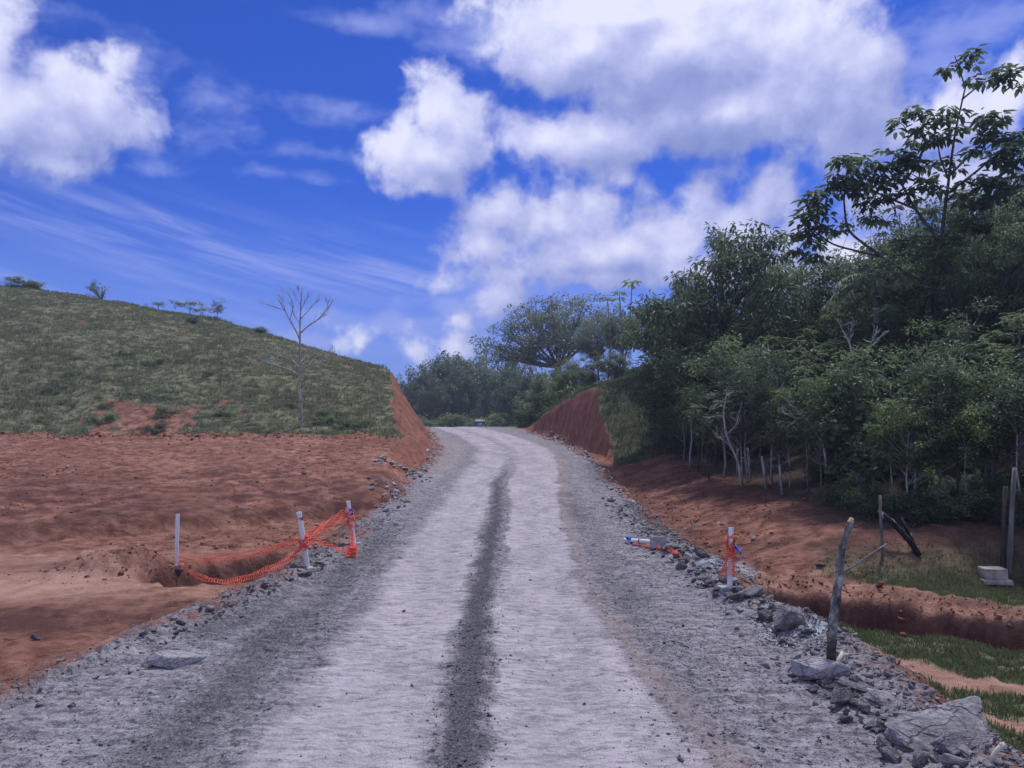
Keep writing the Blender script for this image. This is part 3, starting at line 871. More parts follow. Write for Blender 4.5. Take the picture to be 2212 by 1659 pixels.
def build_grass():
    rng = np.random.default_rng(5)
    # hill tussocks
    n = 30000
    X = rng.uniform(-52, -3, n); Y = 32.5 + (rng.uniform(0, 1, n) ** 1.25) * 34
    I = {}; Z = terrain(X, Y, True, I); G = grass_mask(X, Y, I)
    clump = fbm(X * .45, Y * .45, 3, 91)
    keep = (G > .55) & (Y < np.interp(X, *_ridge_y) + 3) & (X > -Y * .80 - 4)
    X, Y, Z, clump = X[keep], Y[keep], Z[keep], clump[keep]
    size = np.clip(.15 + .13 * clump + rng.uniform(-.04, .07, len(X)), .07, .45)
    V, q, t, c = blades(X, Y, Z, rng, 10, size, .034, .85, size * .6, -.13, .13, np.clip(.46 - .30 * clump + rng.normal(0, .05, len(X)), .08, .95))
    o = link("hill_grass", new_mesh("hill_grass", V, [q, t], c), M['grass_hill'])
    tag(o, "dull green tussock grass all over the hill on the left", "grass", None, "stuff")
    # short turf on the right
    n = 75000
    X = rng.uniform(3.2, 12.5, n); Y = rng.uniform(4.0, 13.5, n)
    I = {}; Z = terrain(X, Y, True, I); G = grass_mask(X, Y, I)
    keep = (rng.uniform(0, 1, n) < G ** 1.5) & (I['sr'] > .5) & (X < Y * .75 + 3.2)
    X, Y, Z = X[keep], Y[keep], Z[keep]
    cl = fbm(X * 1.6, Y * 1.6, 3, 92)
    size = np.clip(.055 + .03 * cl + rng.uniform(-.01, .03, len(X)), .02, .13)
    V, q, t, c = blades(X, Y, Z, rng, 7, size, .008, .8, size * .4 + .01, -.25, .25, np.clip(.5 + .4 * cl, .1, .9))
    o = link("turf", new_mesh("turf", V, [q, t], c), M['grass_green'])
    tag(o, "short green turf around the trench right of the road", "grass", None, "stuff")
    # grass on the nose of the right hand hill
    n = 16000
    X = rng.uniform(-1.5, 12, n); Y = rng.uniform(27, 62, n)
    I = {}; Z = terrain(X, Y, True, I); G = grass_mask(X, Y, I)
    keep = (G > .5) & ((X < 10) | (Y < 34))
    X, Y, Z = X[keep], Y[keep], Z[keep]
    cl = fbm(X * .8, Y * .8, 3, 93)
    size = np.clip(.20 + .1 * cl + rng.uniform(-.03, .06, len(X)), .1, .5)
    V, q, t, c = blades(X, Y, Z, rng, 9, size, .035, .8, size * .6, -.25, .25, np.clip(.55 + .4 * cl, .1, .95))
    o = link("hillside_grass", new_mesh("hillside_grass", V, [q, t], c), M['grass_green'])
    tag(o, "green grass on the slope beside the red cut face on the right", "grass", None, "stuff")


build_grass()

# ------------------------------------------------------------------ stone
def hull_rock(seed, npts=16, flat=.6, bev=.035, sub=1, rough=.03):
    r = random.Random(seed)
    bm = bmesh.new()
    for _ in range(npts):
        v = Vector((r.gauss(0, 1), r.gauss(0, 1), r.gauss(0, 1))).normalized() * r.uniform(.36, .55)
        bm.verts.new((v.x, v.y * r.uniform(.75, .9), v.z * flat))
    bmesh.ops.convex_hull(bm, input=bm.verts[:])
    bmesh.ops.delete(bm, geom=[v for v in bm.verts if not v.link_faces], context='VERTS')
    bmesh.ops.dissolve_limit(bm, angle_limit=math.radians(17), verts=bm.verts[:], edges=bm.edges[:])
    if bev:
        bmesh.ops.bevel(bm, geom=bm.edges[:], offset=bev, segments=1, profile=.6, affect='EDGES', clamp_overlap=True)
    bmesh.ops.triangulate(bm, faces=bm.faces[:])
    if sub:
        bmesh.ops.subdivide_edges(bm, edges=[e for e in bm.edges if e.calc_length() > .1], cuts=sub, use_grid_fill=True)
        for v in bm.verts:
            p = v.co * 7
            d = float(fbm(np.array([p.x + p.z * .7 + seed]), np.array([p.y - p.z * .9]), 3, seed)[0])
            v.co += v.co.normalized() * d * rough
    me = bpy.data.meshes.new("rock")
    bmesh.ops.recalc_face_normals(bm, faces=bm.faces[:])
    bm.to_mesh(me); bm.free()
    return me


def rot_mats(rng, n, tilt=.5):
    """random yaw with a limited tilt"""
    yaw = rng.uniform(0, 2 * PI, n); ax = rng.uniform(0, 2 * PI, n); ti = rng.normal(0, tilt, n)
    out = np.empty((n, 3, 3))
    for i in range(n):
        q = Quaternion((math.cos(ax[i]), math.sin(ax[i]), 0), ti[i]) @ Quaternion((0, 0, 1), yaw[i])
        out[i] = np.array(q.to_matrix())
    return out


def scatter_stones(name, X, Y, S, mat, label, rng, cat="gravel", flat=.6, sink=.25):
    protos = []
    for s in range(7):
        me = hull_rock(300 + s, 8, flat, 0, 0)
        V = np.empty(len(me.vertices) * 3); me.vertices.foreach_get("co", V); V = V.reshape(-1, 3)
        me.calc_loop_triangles(); T = np.empty(len(me.loop_triangles) * 3, int); me.loop_triangles.foreach_get("vertices", T)
        protos.append((V, T.reshape(-1, 3))); bpy.data.meshes.remove(me)
    Z = terrain(X, Y, True)
    R = rot_mats(rng, len(X), .45)
    pid = rng.integers(0, 7, len(X))
    g = Geo()
    asp = rng.uniform(.5, 1.4, (len(X), 3))
    for k in range(7):
        m = np.where(pid == k)[0]
        V, T = protos[k]
        P = np.einsum('nij,nvj->nvi', R[m], V[None] * asp[m][:, None, :]) * S[m][:, None, None]
        P = P + np.stack([X[m], Y[m], Z[m] + S[m] * flat * (.5 - sink)], 1)[:, None, :]
        TT = (T[None] + (np.arange(len(m)) * len(V))[:, None, None]).reshape(-1, 3)
        g.add(P.reshape(-1, 3), t=TT, c=.5)
    o = g.build(name, mat)
    return tag(o, label, cat, None, "stuff")


ROCKS = [hull_rock(40 + i, 13 + i % 3 * 3, .55 + .12 * (i % 3), .018, 1, .045) for i in range(9)]
SLABS = [hull_rock(80 + i, 12, .26 + .07 * (i % 3), .014, 1, .04) for i in range(6)]
_used = {}


def rock(x, y, wpx, name, label, cat="rock", group=None, mat='rock', mesh=None, sc=(1, 1, 1), rz=0.0, tilt=(0, 0), sink=.2, seed=0):
    p = hit(x, y)
    S = wpx * p[1] / FOC
    return rock_at(p[0], p[1], S, name, label, cat, group, mat, mesh, sc, rz, tilt, sink, seed)


def rock_at(X, Y, S, name, label, cat="rock", group=None, mat='rock', mesh=None, sc=(1, 1, 1), rz=0.0, tilt=(0, 0), sink=.2, seed=0):
    me = mesh if mesh is not None else ROCKS[seed % len(ROCKS)]
    key = (me.name, mat)
    if key not in _used:
        m2 = me.copy(); m2.materials.clear(); m2.materials.append(M[mat]); _used[key] = m2
    o = bpy.data.objects.new(name, _used[key]); COL.objects.link(o)
    zs = [v.co.z for v in me.vertices]
    h = (max(zs) - min(zs)) * S * sc[2]
    o.location = (X, Y, gz(X, Y) + h * (.5 - sink)); o.scale = (S * sc[0], S * sc[1], S * sc[2])
    o.rotation_euler = (tilt[0], tilt[1], rz)
    return tag(o, label, cat, group)


def hull_stone(base, top, name, label):
    """one big angular stone standing on the ground"""
    B = [hit(x, y, False) for x, y in base]
    c = np.mean(B, axis=0)
    T_ = [at(x, y, c[1] + dz * 2.2 - .1) for x, y, dz in top]
    bm = bmesh.new()
    for p in B: bm.verts.new(tuple(p - c - np.array([0, 0, .12])))
    for p in T_: bm.verts.new(tuple(p - c))
    bmesh.ops.convex_hull(bm, input=bm.verts[:])
    bmesh.ops.delete(bm, geom=[v for v in bm.verts if not v.link_faces], context='VERTS')
    bmesh.ops.bevel(bm, geom=bm.edges[:], offset=.012, segments=1, profile=.6, affect='EDGES', clamp_overlap=True)
    bmesh.ops.triangulate(bm, faces=bm.faces[:])
    for _ in range(3):
        bmesh.ops.subdivide_edges(bm, edges=[e for e in bm.edges if e.calc_length() > .035], cuts=1)
        bmesh.ops.triangulate(bm, faces=bm.faces[:])
    bm.normal_update()
    for v in bm.verts:
        p = v.co
        d = float(fbm(np.array([p.x * 6 + p.z * 3]), np.array([p.y * 6 - p.z * 14]), 4, 7)[0])
        st = math.floor((p.z + .02 * d) / .045) % 2
        v.co += v.normal * (d * .036 - .012 * st)
    me = bpy.data.meshes.new(name); bm.to_mesh(me); bm.free()
    o = link(name, me, M['rock'], None, tuple(c))
    return tag(o, label, "rock slab")


def build_stone():
    rng = np.random.default_rng(17)
    # countless crushed stone on the road and its shoulders
    n = 10000
    Y = 4.2 + rng.uniform(0, 1, n) ** 1.5 * 20
    xs = np.where(rng.uniform(0, 1, n) < .5, rng.normal(-.36, .16, n), np.where(rng.uniform(0, 1, n) < .65, rng.normal(1.75, .65, n), rng.normal(-2.9, .75, n)))
    S = np.clip(rng.lognormal(math.log(.017), .5, n), .008, .07)
    ok = (xs > -Y * .75 - 1) & (xs < 3.0)
    scatter_stones("road_gravel", xs[ok], Y[ok], S[ok], M['rock_dark'], "loose dark gravel lying along the road between the wheel tracks", rng, flat=.45, sink=.35)
    n = 20000
    Y = 4.2 + rng.uniform(0, 1, n) ** 1.7 * 15
    xs = np.where(rng.uniform(0, 1, n) < .55, rng.uniform(1.0, 3.1, n), rng.uniform(-4.6, -1.9, n))
    S = np.clip(rng.lognormal(math.log(.019), .5, n), .009, .075)
    lump = fbm(xs * 1.1, Y * 1.1, 3, 96) + rng.normal(0, .22, n)
    ok = (xs > -Y * .75 - 1) & (lump > -.02) & (xs < edge_r(Y) + .1) & (xs > edge_l(Y) - .1)
    scatter_stones("loose_stone", xs[ok], Y[ok], S[ok], M['rock'], "half buried crushed stone on the loose outer parts of the road", rng, flat=.55, sink=.45)
    # a thinner sprinkling on the pale wheel tracks
    n = 900
    Y = 4.2 + rng.uniform(0, 1, n) ** 1.4 * 16; X = rng.uniform(-1.9, 1.1, n)
    S = np.clip(rng.lognormal(math.log(.011), .45, n), .006, .04)
    scatter_stones("track_gravel", X, Y, S, M['rock'], "scattered grit on the pale wheel tracks of the road", rng)
    # rubble shoulders
    n = 8500
    side = rng.uniform(0, 1, n) < .70
    Y = np.where(side, 4.3 + rng.uniform(0, 1, n) ** 1.2 * 15, 5 + rng.uniform(0, 1, n) ** .9 * 12)
    off = rng.normal(0, .30, n)
    X = np.where(side, edge_r(Y) + off + .06, edge_l(Y) + off - .02)
    S = np.clip(rng.lognormal(math.log(.042), .55, n), .015, .16) * np.where(side, 1, np.where(Y > 9, .95, .7))
    scatter_stones("shoulder_rubble", X, Y, S, M['rock'], "broken grey stone heaped along both shoulders of the road", rng, "rubble", .5, .40)
    # rubble along the far foot of both cuts
    n = 900
    side = rng.uniform(0, 1, n) < .5
    Y = rng.uniform(19, 48, n)
    X = np.where(side, edge_r(Y) + rng.normal(.15, .16, n), edge_l(Y) - rng.normal(.25, .16, n))
    S = np.clip(rng.lognormal(math.log(.10), .45, n), .04, .3)
    scatter_stones("cut_rubble", X, Y, S, M['rock_pale'], "small stones strewn along the foot of the red cut faces", rng, "rubble")
    # pale crushed stone heaps
    for (x, y, rx, ry, nm) in ((1560, 1216, 62, 16, "pale blue gravel spilt behind the upright post on the right"), (1690, 1378, 42, 14, "pale blue gravel spilt below the grey boulder")):
        c = hit(x, y); n = 900
        a = rng.uniform(0, 2 * PI, n); r = rng.uniform(0, 1, n) ** .5
        X = c[0] + np.cos(a) * r * rx * c[1] / FOC * 1.1; Y = c[1] + np.sin(a) * r * (.8 if y < 1300 else .3)
        S = np.clip(rng.lognormal(math.log(.03), .3, n), .015, .07)
        scatter_stones("pale_gravel", X, Y, S, M['rock_pale'], nm, rng)
    # clods of red earth
    n = 2300
    k = rng.uniform(0, 1, n)
    X = np.where(k < .16, rng.normal(-6.3, .75, n), np.where(k < .62, rng.uniform(-24, -4.5, n), rng.uniform(3.5, 8, n)))
    Y = np.where(k < .16, rng.normal(12.9, .55, n), np.where(k < .62, rng.normal(31.5, .5, n), 0))
    ty = np.interp(X, [q_[0] for q_ in TRENCH], [q_[1] for q_ in TRENCH])
    Y = np.where(k >= .62, ty + np.where(rng.uniform(0, 1, n) < .75, 1, -1) * rng.normal(1.1, .28, n), Y)
    S = np.clip(rng.lognormal(math.log(.036), .55, n), .015, .16) * np.where((k > .16) & (k < .62), 2.2, 1)
    scatter_stones("earth_clods", X, Y, S, M['clod'], "crumbled clods of red earth along the diggings and under the hill", rng, "earth")

    n = 12000
    u = rng.uniform(0, 1, n)
    X = np.where(u < .72, rng.uniform(-24, -3.6, n), rng.uniform(3.4, 7.5, n)); Y = np.where(u < .72, 15 + rng.uniform(0, 1, n) ** 1.3 * 16.5, rng.uniform(11.8, 28, n))
    lump = fbm(X * .9, Y * .5, 3, 95)
    ok = (lump + rng.normal(0, .25, n) > .05)
    S = np.clip(rng.lognormal(math.log(.048), .5, n), .018, .17)
    scatter_stones("slope_clods", X[ok], Y[ok], S[ok], M['clod'], "clods of red earth lying about on the graded slope and the bench", rng, "earth", .55, .35)
    # ---- the stones one can point at
    R_, S_ = ROCKS, SLABS
    rock(1706, 1362, 92, "boulder", "big rounded grey boulder at the near end of the trench", "boulder", None, 'rock', R_[1], (1, .9, 1.15), .4, (.1, .25), .16)
    rock(1745, 1372, 40, "rock", "low grey stone tucked against the right foot of the boulder", "rock", None, 'rock', R_[4], (1, .8, .9), 1.0, (0, .1), .2)
    rock(1655, 1342, 46, "rock", "dark angular stone touching the left side of the boulder", "rock", None, 'rock_dark', R_[2], (1, .8, .9), 2.0, (.3, .1), .2)
    rock(1622, 1290, 62, "rock", "wide angular grey stone just right of the upright post's block", "rock", None, 'rock', R_[5], (1.1, .8, .75), .3, (.1, -.1), .2)
    rock(1590, 1296, 48, "rock", "dark grey wedge of stone in front of the upright post's block", "rock", None, 'rock_dark', R_[3], (1, .8, .8), 2.6, (-.2, .2), .2)
    hull_stone([(1898, 1574), (2108, 1560), (2152, 1622), (2138, 1650), (2040, 1652), (1945, 1636)], [(1912, 1560, .10), (1940, 1543, .16), (2050, 1519, .2), (2110, 1507, .2), (2122, 1520, .2), (2143, 1588, .2), (2125, 1608, .08), (2000, 1600, .06)], "flat_rock", "largest flat grey rock slab at the road edge in front of the turf")

    rock(2085, 1622, 150, "flat_rock", "thick lower ledge of rock below the largest slab", "rock slab", None, 'rock', S_[3], (1.3, .55, 1.5), .15, (.05, .05), .15)
    rock(1905, 1512, 108, "flat_rock", "pale flat slab leaning between the stone pile and the largest slab", "rock slab", None, 'rock_pale', S_[2], (1, .7, .9), .35, (.2, .2), .2)
    rock(1822, 1530, 92, "rock", "blocky dark rock in the middle of the foreground stone pile", "rock", None, 'rock_dark', R_[0], (1, .8, .95), .7, (.2, -.2), .15)
    rock(1866, 1540, 62, "rock", "upright wedge of grey rock beside the blocky dark rock", "rock", None, 'rock', R_[6], (.8, .7, 1.0), 1.7, (.3, .3), .15)
    rock(1780, 1466, 150, "flat_rock", "long pale slab lying at the foot of the wooden stake", "rock slab", None, 'rock_pale', S_[1], (1, .5, 1.15), -.2, (.05, .12), .2)
    rock(1842, 1490, 96, "flat_rock", "flat grey slab behind the foreground stone pile", "rock slab", None, 'rock', S_[4], (1, .6, .9), -.5, (0, .15), .2)
    rock(2062, 1655, 80, "rock", "pale brick shaped stone at the bottom right corner of the road", "rock", None, 'rock_pale', R_[7], (1.1, .6, .6), .1, (0, .05), .2)
    rock(1985, 1650, 66, "rock", "round grey stone left of the pale brick shaped stone", "rock", None, 'rock', R_[8], (1, .8, .8), .9, (.1, 0), .2)
    rock(1926, 1642, 58, "rock", "small rough stone at the left end of the bottom right stones", "rock", None, 'rock', R_[2], (1, .8, .8), 2.1, (.1, 0), .2)
    rock(378, 1438, 122, "flat_rock", "knobbly pale slab of rock alone on the left side of the road", "rock slab", None, 'rock_pale', S_[5], (1.15, .5, 1.1), .28, (.04, -.03), .2)
    rock(318, 1440, 50, "rock", "flat pale stone at the left end of the knobbly slab", "rock", None, 'rock_pale', S_[2], (1, .5, 1.0), .1, (0, 0), .2)
    rock(695, 1228, 28, "rock", "pointed grey stone standing just right of the leaning post's block", "rock", None, 'rock', S_[3], (1, .6, 2.2), -.5, (.1, -.7), .15)
    rock(655, 1242, 44, "rock", "squat grey stone under the leaning post's block", "rock", None, 'rock', R_[5], (1, .7, .6), .3, (0, 0), .3)
    rock(1772, 1225, 26, "rock", "lone grey stone on the red earth at the edge of the right turf", "rock", None, 'rock', R_[4], (1, .9, .8), .5, (0, 0), .2)
    rock(1480, 1216, 56, "flat_rock", "dark tilted slab at the end of the loose orange netting", "rock slab", None, 'rock_dark', S_[4], (1.1, .6, 1.3), .5, (.25, .2), .2)
    rock(1518, 1207, 50, "flat_rock", "dark stone slab propped beside the pale gravel heap", "rock slab", None, 'rock_dark', S_[1], (1.0, .6, 1.5), -.7, (.3, .5), .1)
    rock(1450, 1186, 46, "rock", "broad grey stone right behind the fallen post's block", "rock", None, 'rock', R_[1], (1.1, .7, .5), .2, (0, 0), .2)
    rock(1163 + 22, 942, 15, "rock", "leftmost of the pale boulders at the foot of the right cut face", "rock", None, 'rock_pale', R_[3], (1, .8, .8), .5, (0, 0), .15)
    rock(1207, 947, 17, "rock", "pale boulder standing free at the foot of the right cut face", "rock", None, 'rock_pale', R_[6], (1, .8, .8), 1.5, (0, .1), .15)
    rock(1192, 940, 12, "rock", "small boulder highest up against the right cut face", "rock", None, 'rock', R_[0], (1, .8, .8), 2.5, (0, .1), .15)
    rock(80, 1383, 34, "rock", "lone dark pointed stone on the red earth far left", "rock", None, 'rock_dark', R_[7], (1, .6, .7), .3, (0, .3), .15)
    rock(145, 1010, 9, "rock", "pale round stone alone on the red slope far left", "rock", None, 'rock_pale', R_[2], (1, 1, .9), 0, (0, 0), .1)
    rock(872, 1322, 9, "stone", "small brown stone lying on the left wheel track", "stone", None, 'clod', R_[5], (1, 1, .9), 0, (0, 0), .1)
    # look-alikes in groups
    rr = random.Random(4)
    def line(pts, n, jx, jy, lo, hi, name, label, group, mats, cat="rock"):
        for i in range(n):
            t = rr.random() * (len(pts) - 1); k = int(t); f = t - k
            x = pts[k][0] * (1 - f) + pts[k + 1][0] * f + rr.gauss(0, jx); y = pts[k][1] * (1 - f) + pts[k + 1][1] * f + rr.gauss(0, jy)
            if rr.random() < .35:
                me = SLABS[rr.randrange(6)]
            else:
                me = ROCKS[rr.randrange(9)]
            rock(x, y, rr.uniform(lo, hi), name, label, cat, group, rr.choice(mats), me, (1, rr.uniform(.6, .95), rr.uniform(.65, 1.05)), rr.uniform(0, 6.28), (rr.gauss(0, .25), rr.gauss(0, .25)), rr.uniform(.12, .32))
    line([(1560, 1262), (1640, 1310), (1700, 1370)], 46, 15, 10, 10, 34, "rock", "small broken grey rock in the heap between the upright post and the boulder", "rocks heaped by the boulder", ['rock', 'rock', 'rock_dark', 'rock_pale'])
    line([(1690, 1440), (1800, 1490), (1880, 1560), (1960, 1620)], 84, 24, 13, 12, 46, "rock", "broken grey rock in the stone pile below the wooden stake", "rocks of the foreground pile", ['rock', 'rock', 'rock_dark', 'rock_pale'])
    line([(2000, 1630), (2120, 1652)], 24, 26, 8, 16, 46, "rock", "broken grey rock at the foot of the largest slab", "rocks below the largest slab", ['rock', 'rock_pale'])
    line([(1425, 1190), (1500, 1235), (1560, 1280)], 44, 15, 9, 9, 30, "rock", "flat broken grey rock on the shoulder between the fallen and the upright post", "rocks between the posts", ['rock', 'rock_dark'])
    line([(1310, 1075), (1370, 1130), (1430, 1172)], 34, 10, 5, 7, 20, "rock", "pale grey stone along the ditch up the road from the fallen post", "stones along the right ditch", ['rock', 'rock_pale'])
    line([(1400, 1080), (1480, 1110), (1560, 1150), (1600, 1185)], 36, 45, 16, 6, 15, "stone", "pale flat stone strewn over the red bench below the wood", "stones on the red bench", ['rock_pale', 'rock'], "stone")
    line([(800, 992), (870, 1012), (935, 1040)], 30, 8, 5, 8, 20, "rock", "grey rock in the upper stone chute at the foot of the grassy hill's cut face", "rocks of the upper chute", ['rock', 'rock_pale'])
    line([(800, 1042), (850, 1066), (880, 1085), (800, 1112)], 34, 9, 6, 8, 22, "rock", "grey rock in the lower stone chute running down to the road", "rocks of the lower chute", ['rock', 'rock_pale'])
    line([(560, 1280), (620, 1252), (700, 1215), (760, 1185)], 26, 14, 7, 10, 26, "rock", "broken grey rock on the rim of the pit below the leaning post", "rocks on the pit rim", ['rock', 'rock_pale'])
    line([(300, 1400), (420, 1350), (520, 1300)], 24, 30, 10, 8, 24, "rock", "flat grey stone on the crumbling shoulder between the knobbly slab and the pit", "stones on the left shoulder", ['rock', 'rock_dark'])
    line([(60, 1340), (260, 1350), (420, 1290)], 16, 60, 20, 4, 9, "stone", "tiny white stone on the dark red earth near the lone pointed stone", "white stones on the red earth", ['rock_pale'], "stone")
    line([(1185, 940), (1225, 955), (1290, 1005)], 16, 8, 3, 6, 13, "rock", "grey stone along the foot of the red cut face nearest the wood", "stones at the right cut", ['rock', 'rock_pale'])


build_stone()

# ------------------------------------------------------------------ posts, nets and other small things
def pipe_mesh(P0, P1, r, n=16):
    g = Geo()
    P0 = np.asarray(P0, float); P1 = np.asarray(P1, float)
    d = unit(P1 - P0)
    g.tube([P0, P0 * .5 + P1 * .5, P1], [r, r, r], n, cap=False)
    g.tube([P1, P1 - d * .25], [r * .88, r * .88], n, cap=False)       # bore seen at the open end
    # rim
    a = np.arange(n) * 2 * PI / n
    ref = np.array([1., 0, 0]) if abs(d[0]) < .8 else np.array([0, 1., 0])
    u = unit(np.cross(d, ref)); w = np.cross(d, u)
    c = np.cos(a)[:, None] * u + np.sin(a)[:, None] * w
    V = np.concatenate([P1 + c * r, P1 + c * r * .88]); k = np.arange(n); k2 = (k + 1) % n
    g.add(V, q=np.stack([k, k2, n + k2, n + k], 1))
    return g


def block_mesh(name, L, W, H, bev=.012):
    bm = bmesh.new(); bmesh.ops.create_cube(bm, size=1)
    for v in bm.verts: v.co = Vector((v.co.x * L, v.co.y * W, v.co.z * H + H / 2))
    bmesh.ops.bevel(bm, geom=bm.edges[:], offset=bev, segments=2, affect='EDGES', profile=.6)
    bmesh.ops.subdivide_edges(bm, edges=[e for e in bm.edges if e.calc_length() > .1], cuts=3, use_grid_fill=True)
    for v in bm.verts:
        v.co += Vector((vn(v.co * 9, 1), vn(v.co * 9, 2), vn(v.co * 9, 3))) * .005
    me = bpy.data.meshes.new(name); bm.to_mesh(me); bm.free()
    return me


def vn(p, s):
    return float(vnoise(np.array([p.x + p.z * 1.3]), np.array([p.y - p.z * .8]), s)[0])


def ribbon(path, width, seed, thick=.003):
    """a crumpled strip of plastic"""
    r = np.random.default_rng(seed); P = np.asarray(path, float)
    t = np.linspace(0, 1, 14); Q = np.stack([np.interp(t, np.linspace(0, 1, len(P)), P[:, i]) for i in range(3)], 1)
    Q = Q + r.normal(0, width * .18, Q.shape)
    W = unit(r.normal(0, 1, Q.shape) * .5 + np.array([0, .2, 1])) * width / 2
    N = unit(np.cross(np.gradient(Q, axis=0), W)) * thick
    V = np.concatenate([Q + W + N, Q - W + N, Q - W - N, Q + W - N]); n = len(Q); k = np.arange(n - 1)
    q = np.concatenate([np.stack([a * n + k, a * n + k + 1, ((a + 1) % 4) * n + k + 1, ((a + 1) % 4) * n + k], 1) for a in range(4)])
    g = Geo(); g.add(V, q=q); return g


def knot(c, r, n, seed, stretch=(1, 1, 1.4)):
    """loops of netting bunched round a post"""
    g = Geo(); rg = np.random.default_rng(seed)
    for i in range(n):
        t = np.linspace(0, rg.uniform(3, 7), 12) + rg.uniform(0, 6)
        rad = r * rg.uniform(.8, 1.5)
        z = np.linspace(rg.uniform(-1, 1), rg.uniform(-1, 1), 12) * r * stretch[2] * 1.4
        P = np.stack([np.cos(t) * rad * stretch[0], np.sin(t) * rad * stretch[1], z], 1) + c + rg.normal(0, r * .12, (12, 3))
        g.tube(P, .0055, 4, cap=False)
    return g


def post(top, bot, D, label, r=.037, lean_y=0.0, block=(.30, .2, .10), brz=0.1, extra=None, group="white pipe posts in concrete blocks"):
    b = hit(bot[0], bot[1]) if D is None else at(bot[0], bot[1], D)
    t = at(top[0], top[1], b[1] + lean_y)
    base = np.array([b[0], b[1], b[2]])
    t_ = empty("pipe_post", tuple(base), label, "post", group)
    pipe_mesh((0, 0, -.05), t - base, r).build("pipe", M['pvc'], t_, smooth=False)
    me = block_mesh("block", *block)
    link("concrete_block", me, M['concrete'], t_, (0, 0, -block[2] * .92), (0, 0, brz))
    return t_, base, t


def net(name, top, bot, rows, label, group=None, rung=.075, r=.0042, seed=1, sag=0.0):
    """a strip of safety netting between two world-space edge lines"""
    top = np.asarray(top, float); bot = np.asarray(bot, float)
    L = np.sum(np.linalg.norm(np.diff(top, axis=0), axis=1)); n = max(12, int(L / rung))
    t = np.linspace(0, 1, n)
    def cr(P):
        s = np.linspace(0, 1, len(P)); o = []
        for i in range(3):
            # smooth curve through the points
            v = np.interp(np.linspace(0, 1, 200), s, P[:, i]); kk = np.hanning(41); kk /= kk.sum()
            v = np.convolve(np.concatenate([2 * v[0] - v[20:0:-1], v, 2 * v[-1] - v[-2:-22:-1]]), kk, mode='valid')
            o.append(np.interp(t, np.linspace(0, 1, 200), v))
        return np.stack(o, 1)
    A, B = cr(top), cr(bot)
    rg = np.random.default_rng(seed)
    g = Geo(); lines = []
    for k in range(rows):
        f = k / (rows - 1)
        P = A * (1 - f) + B * f
        P = P + np.stack([0 * t, .05 * np.sin(f * 5 + t * 9 + seed) * np.sin(PI * t), .012 * np.sin(t * 31 + f * 9)], 1) + rg.normal(0, .002, P.shape)
        lines.append(P); g.tube(P, r, 4, cap=False)
    for j in range(1, n - 1):
        g.tube(np.stack([ln[j] + rg.normal(0, .004, 3) for ln in lines]), r * .8, 4, cap=False)
    return g


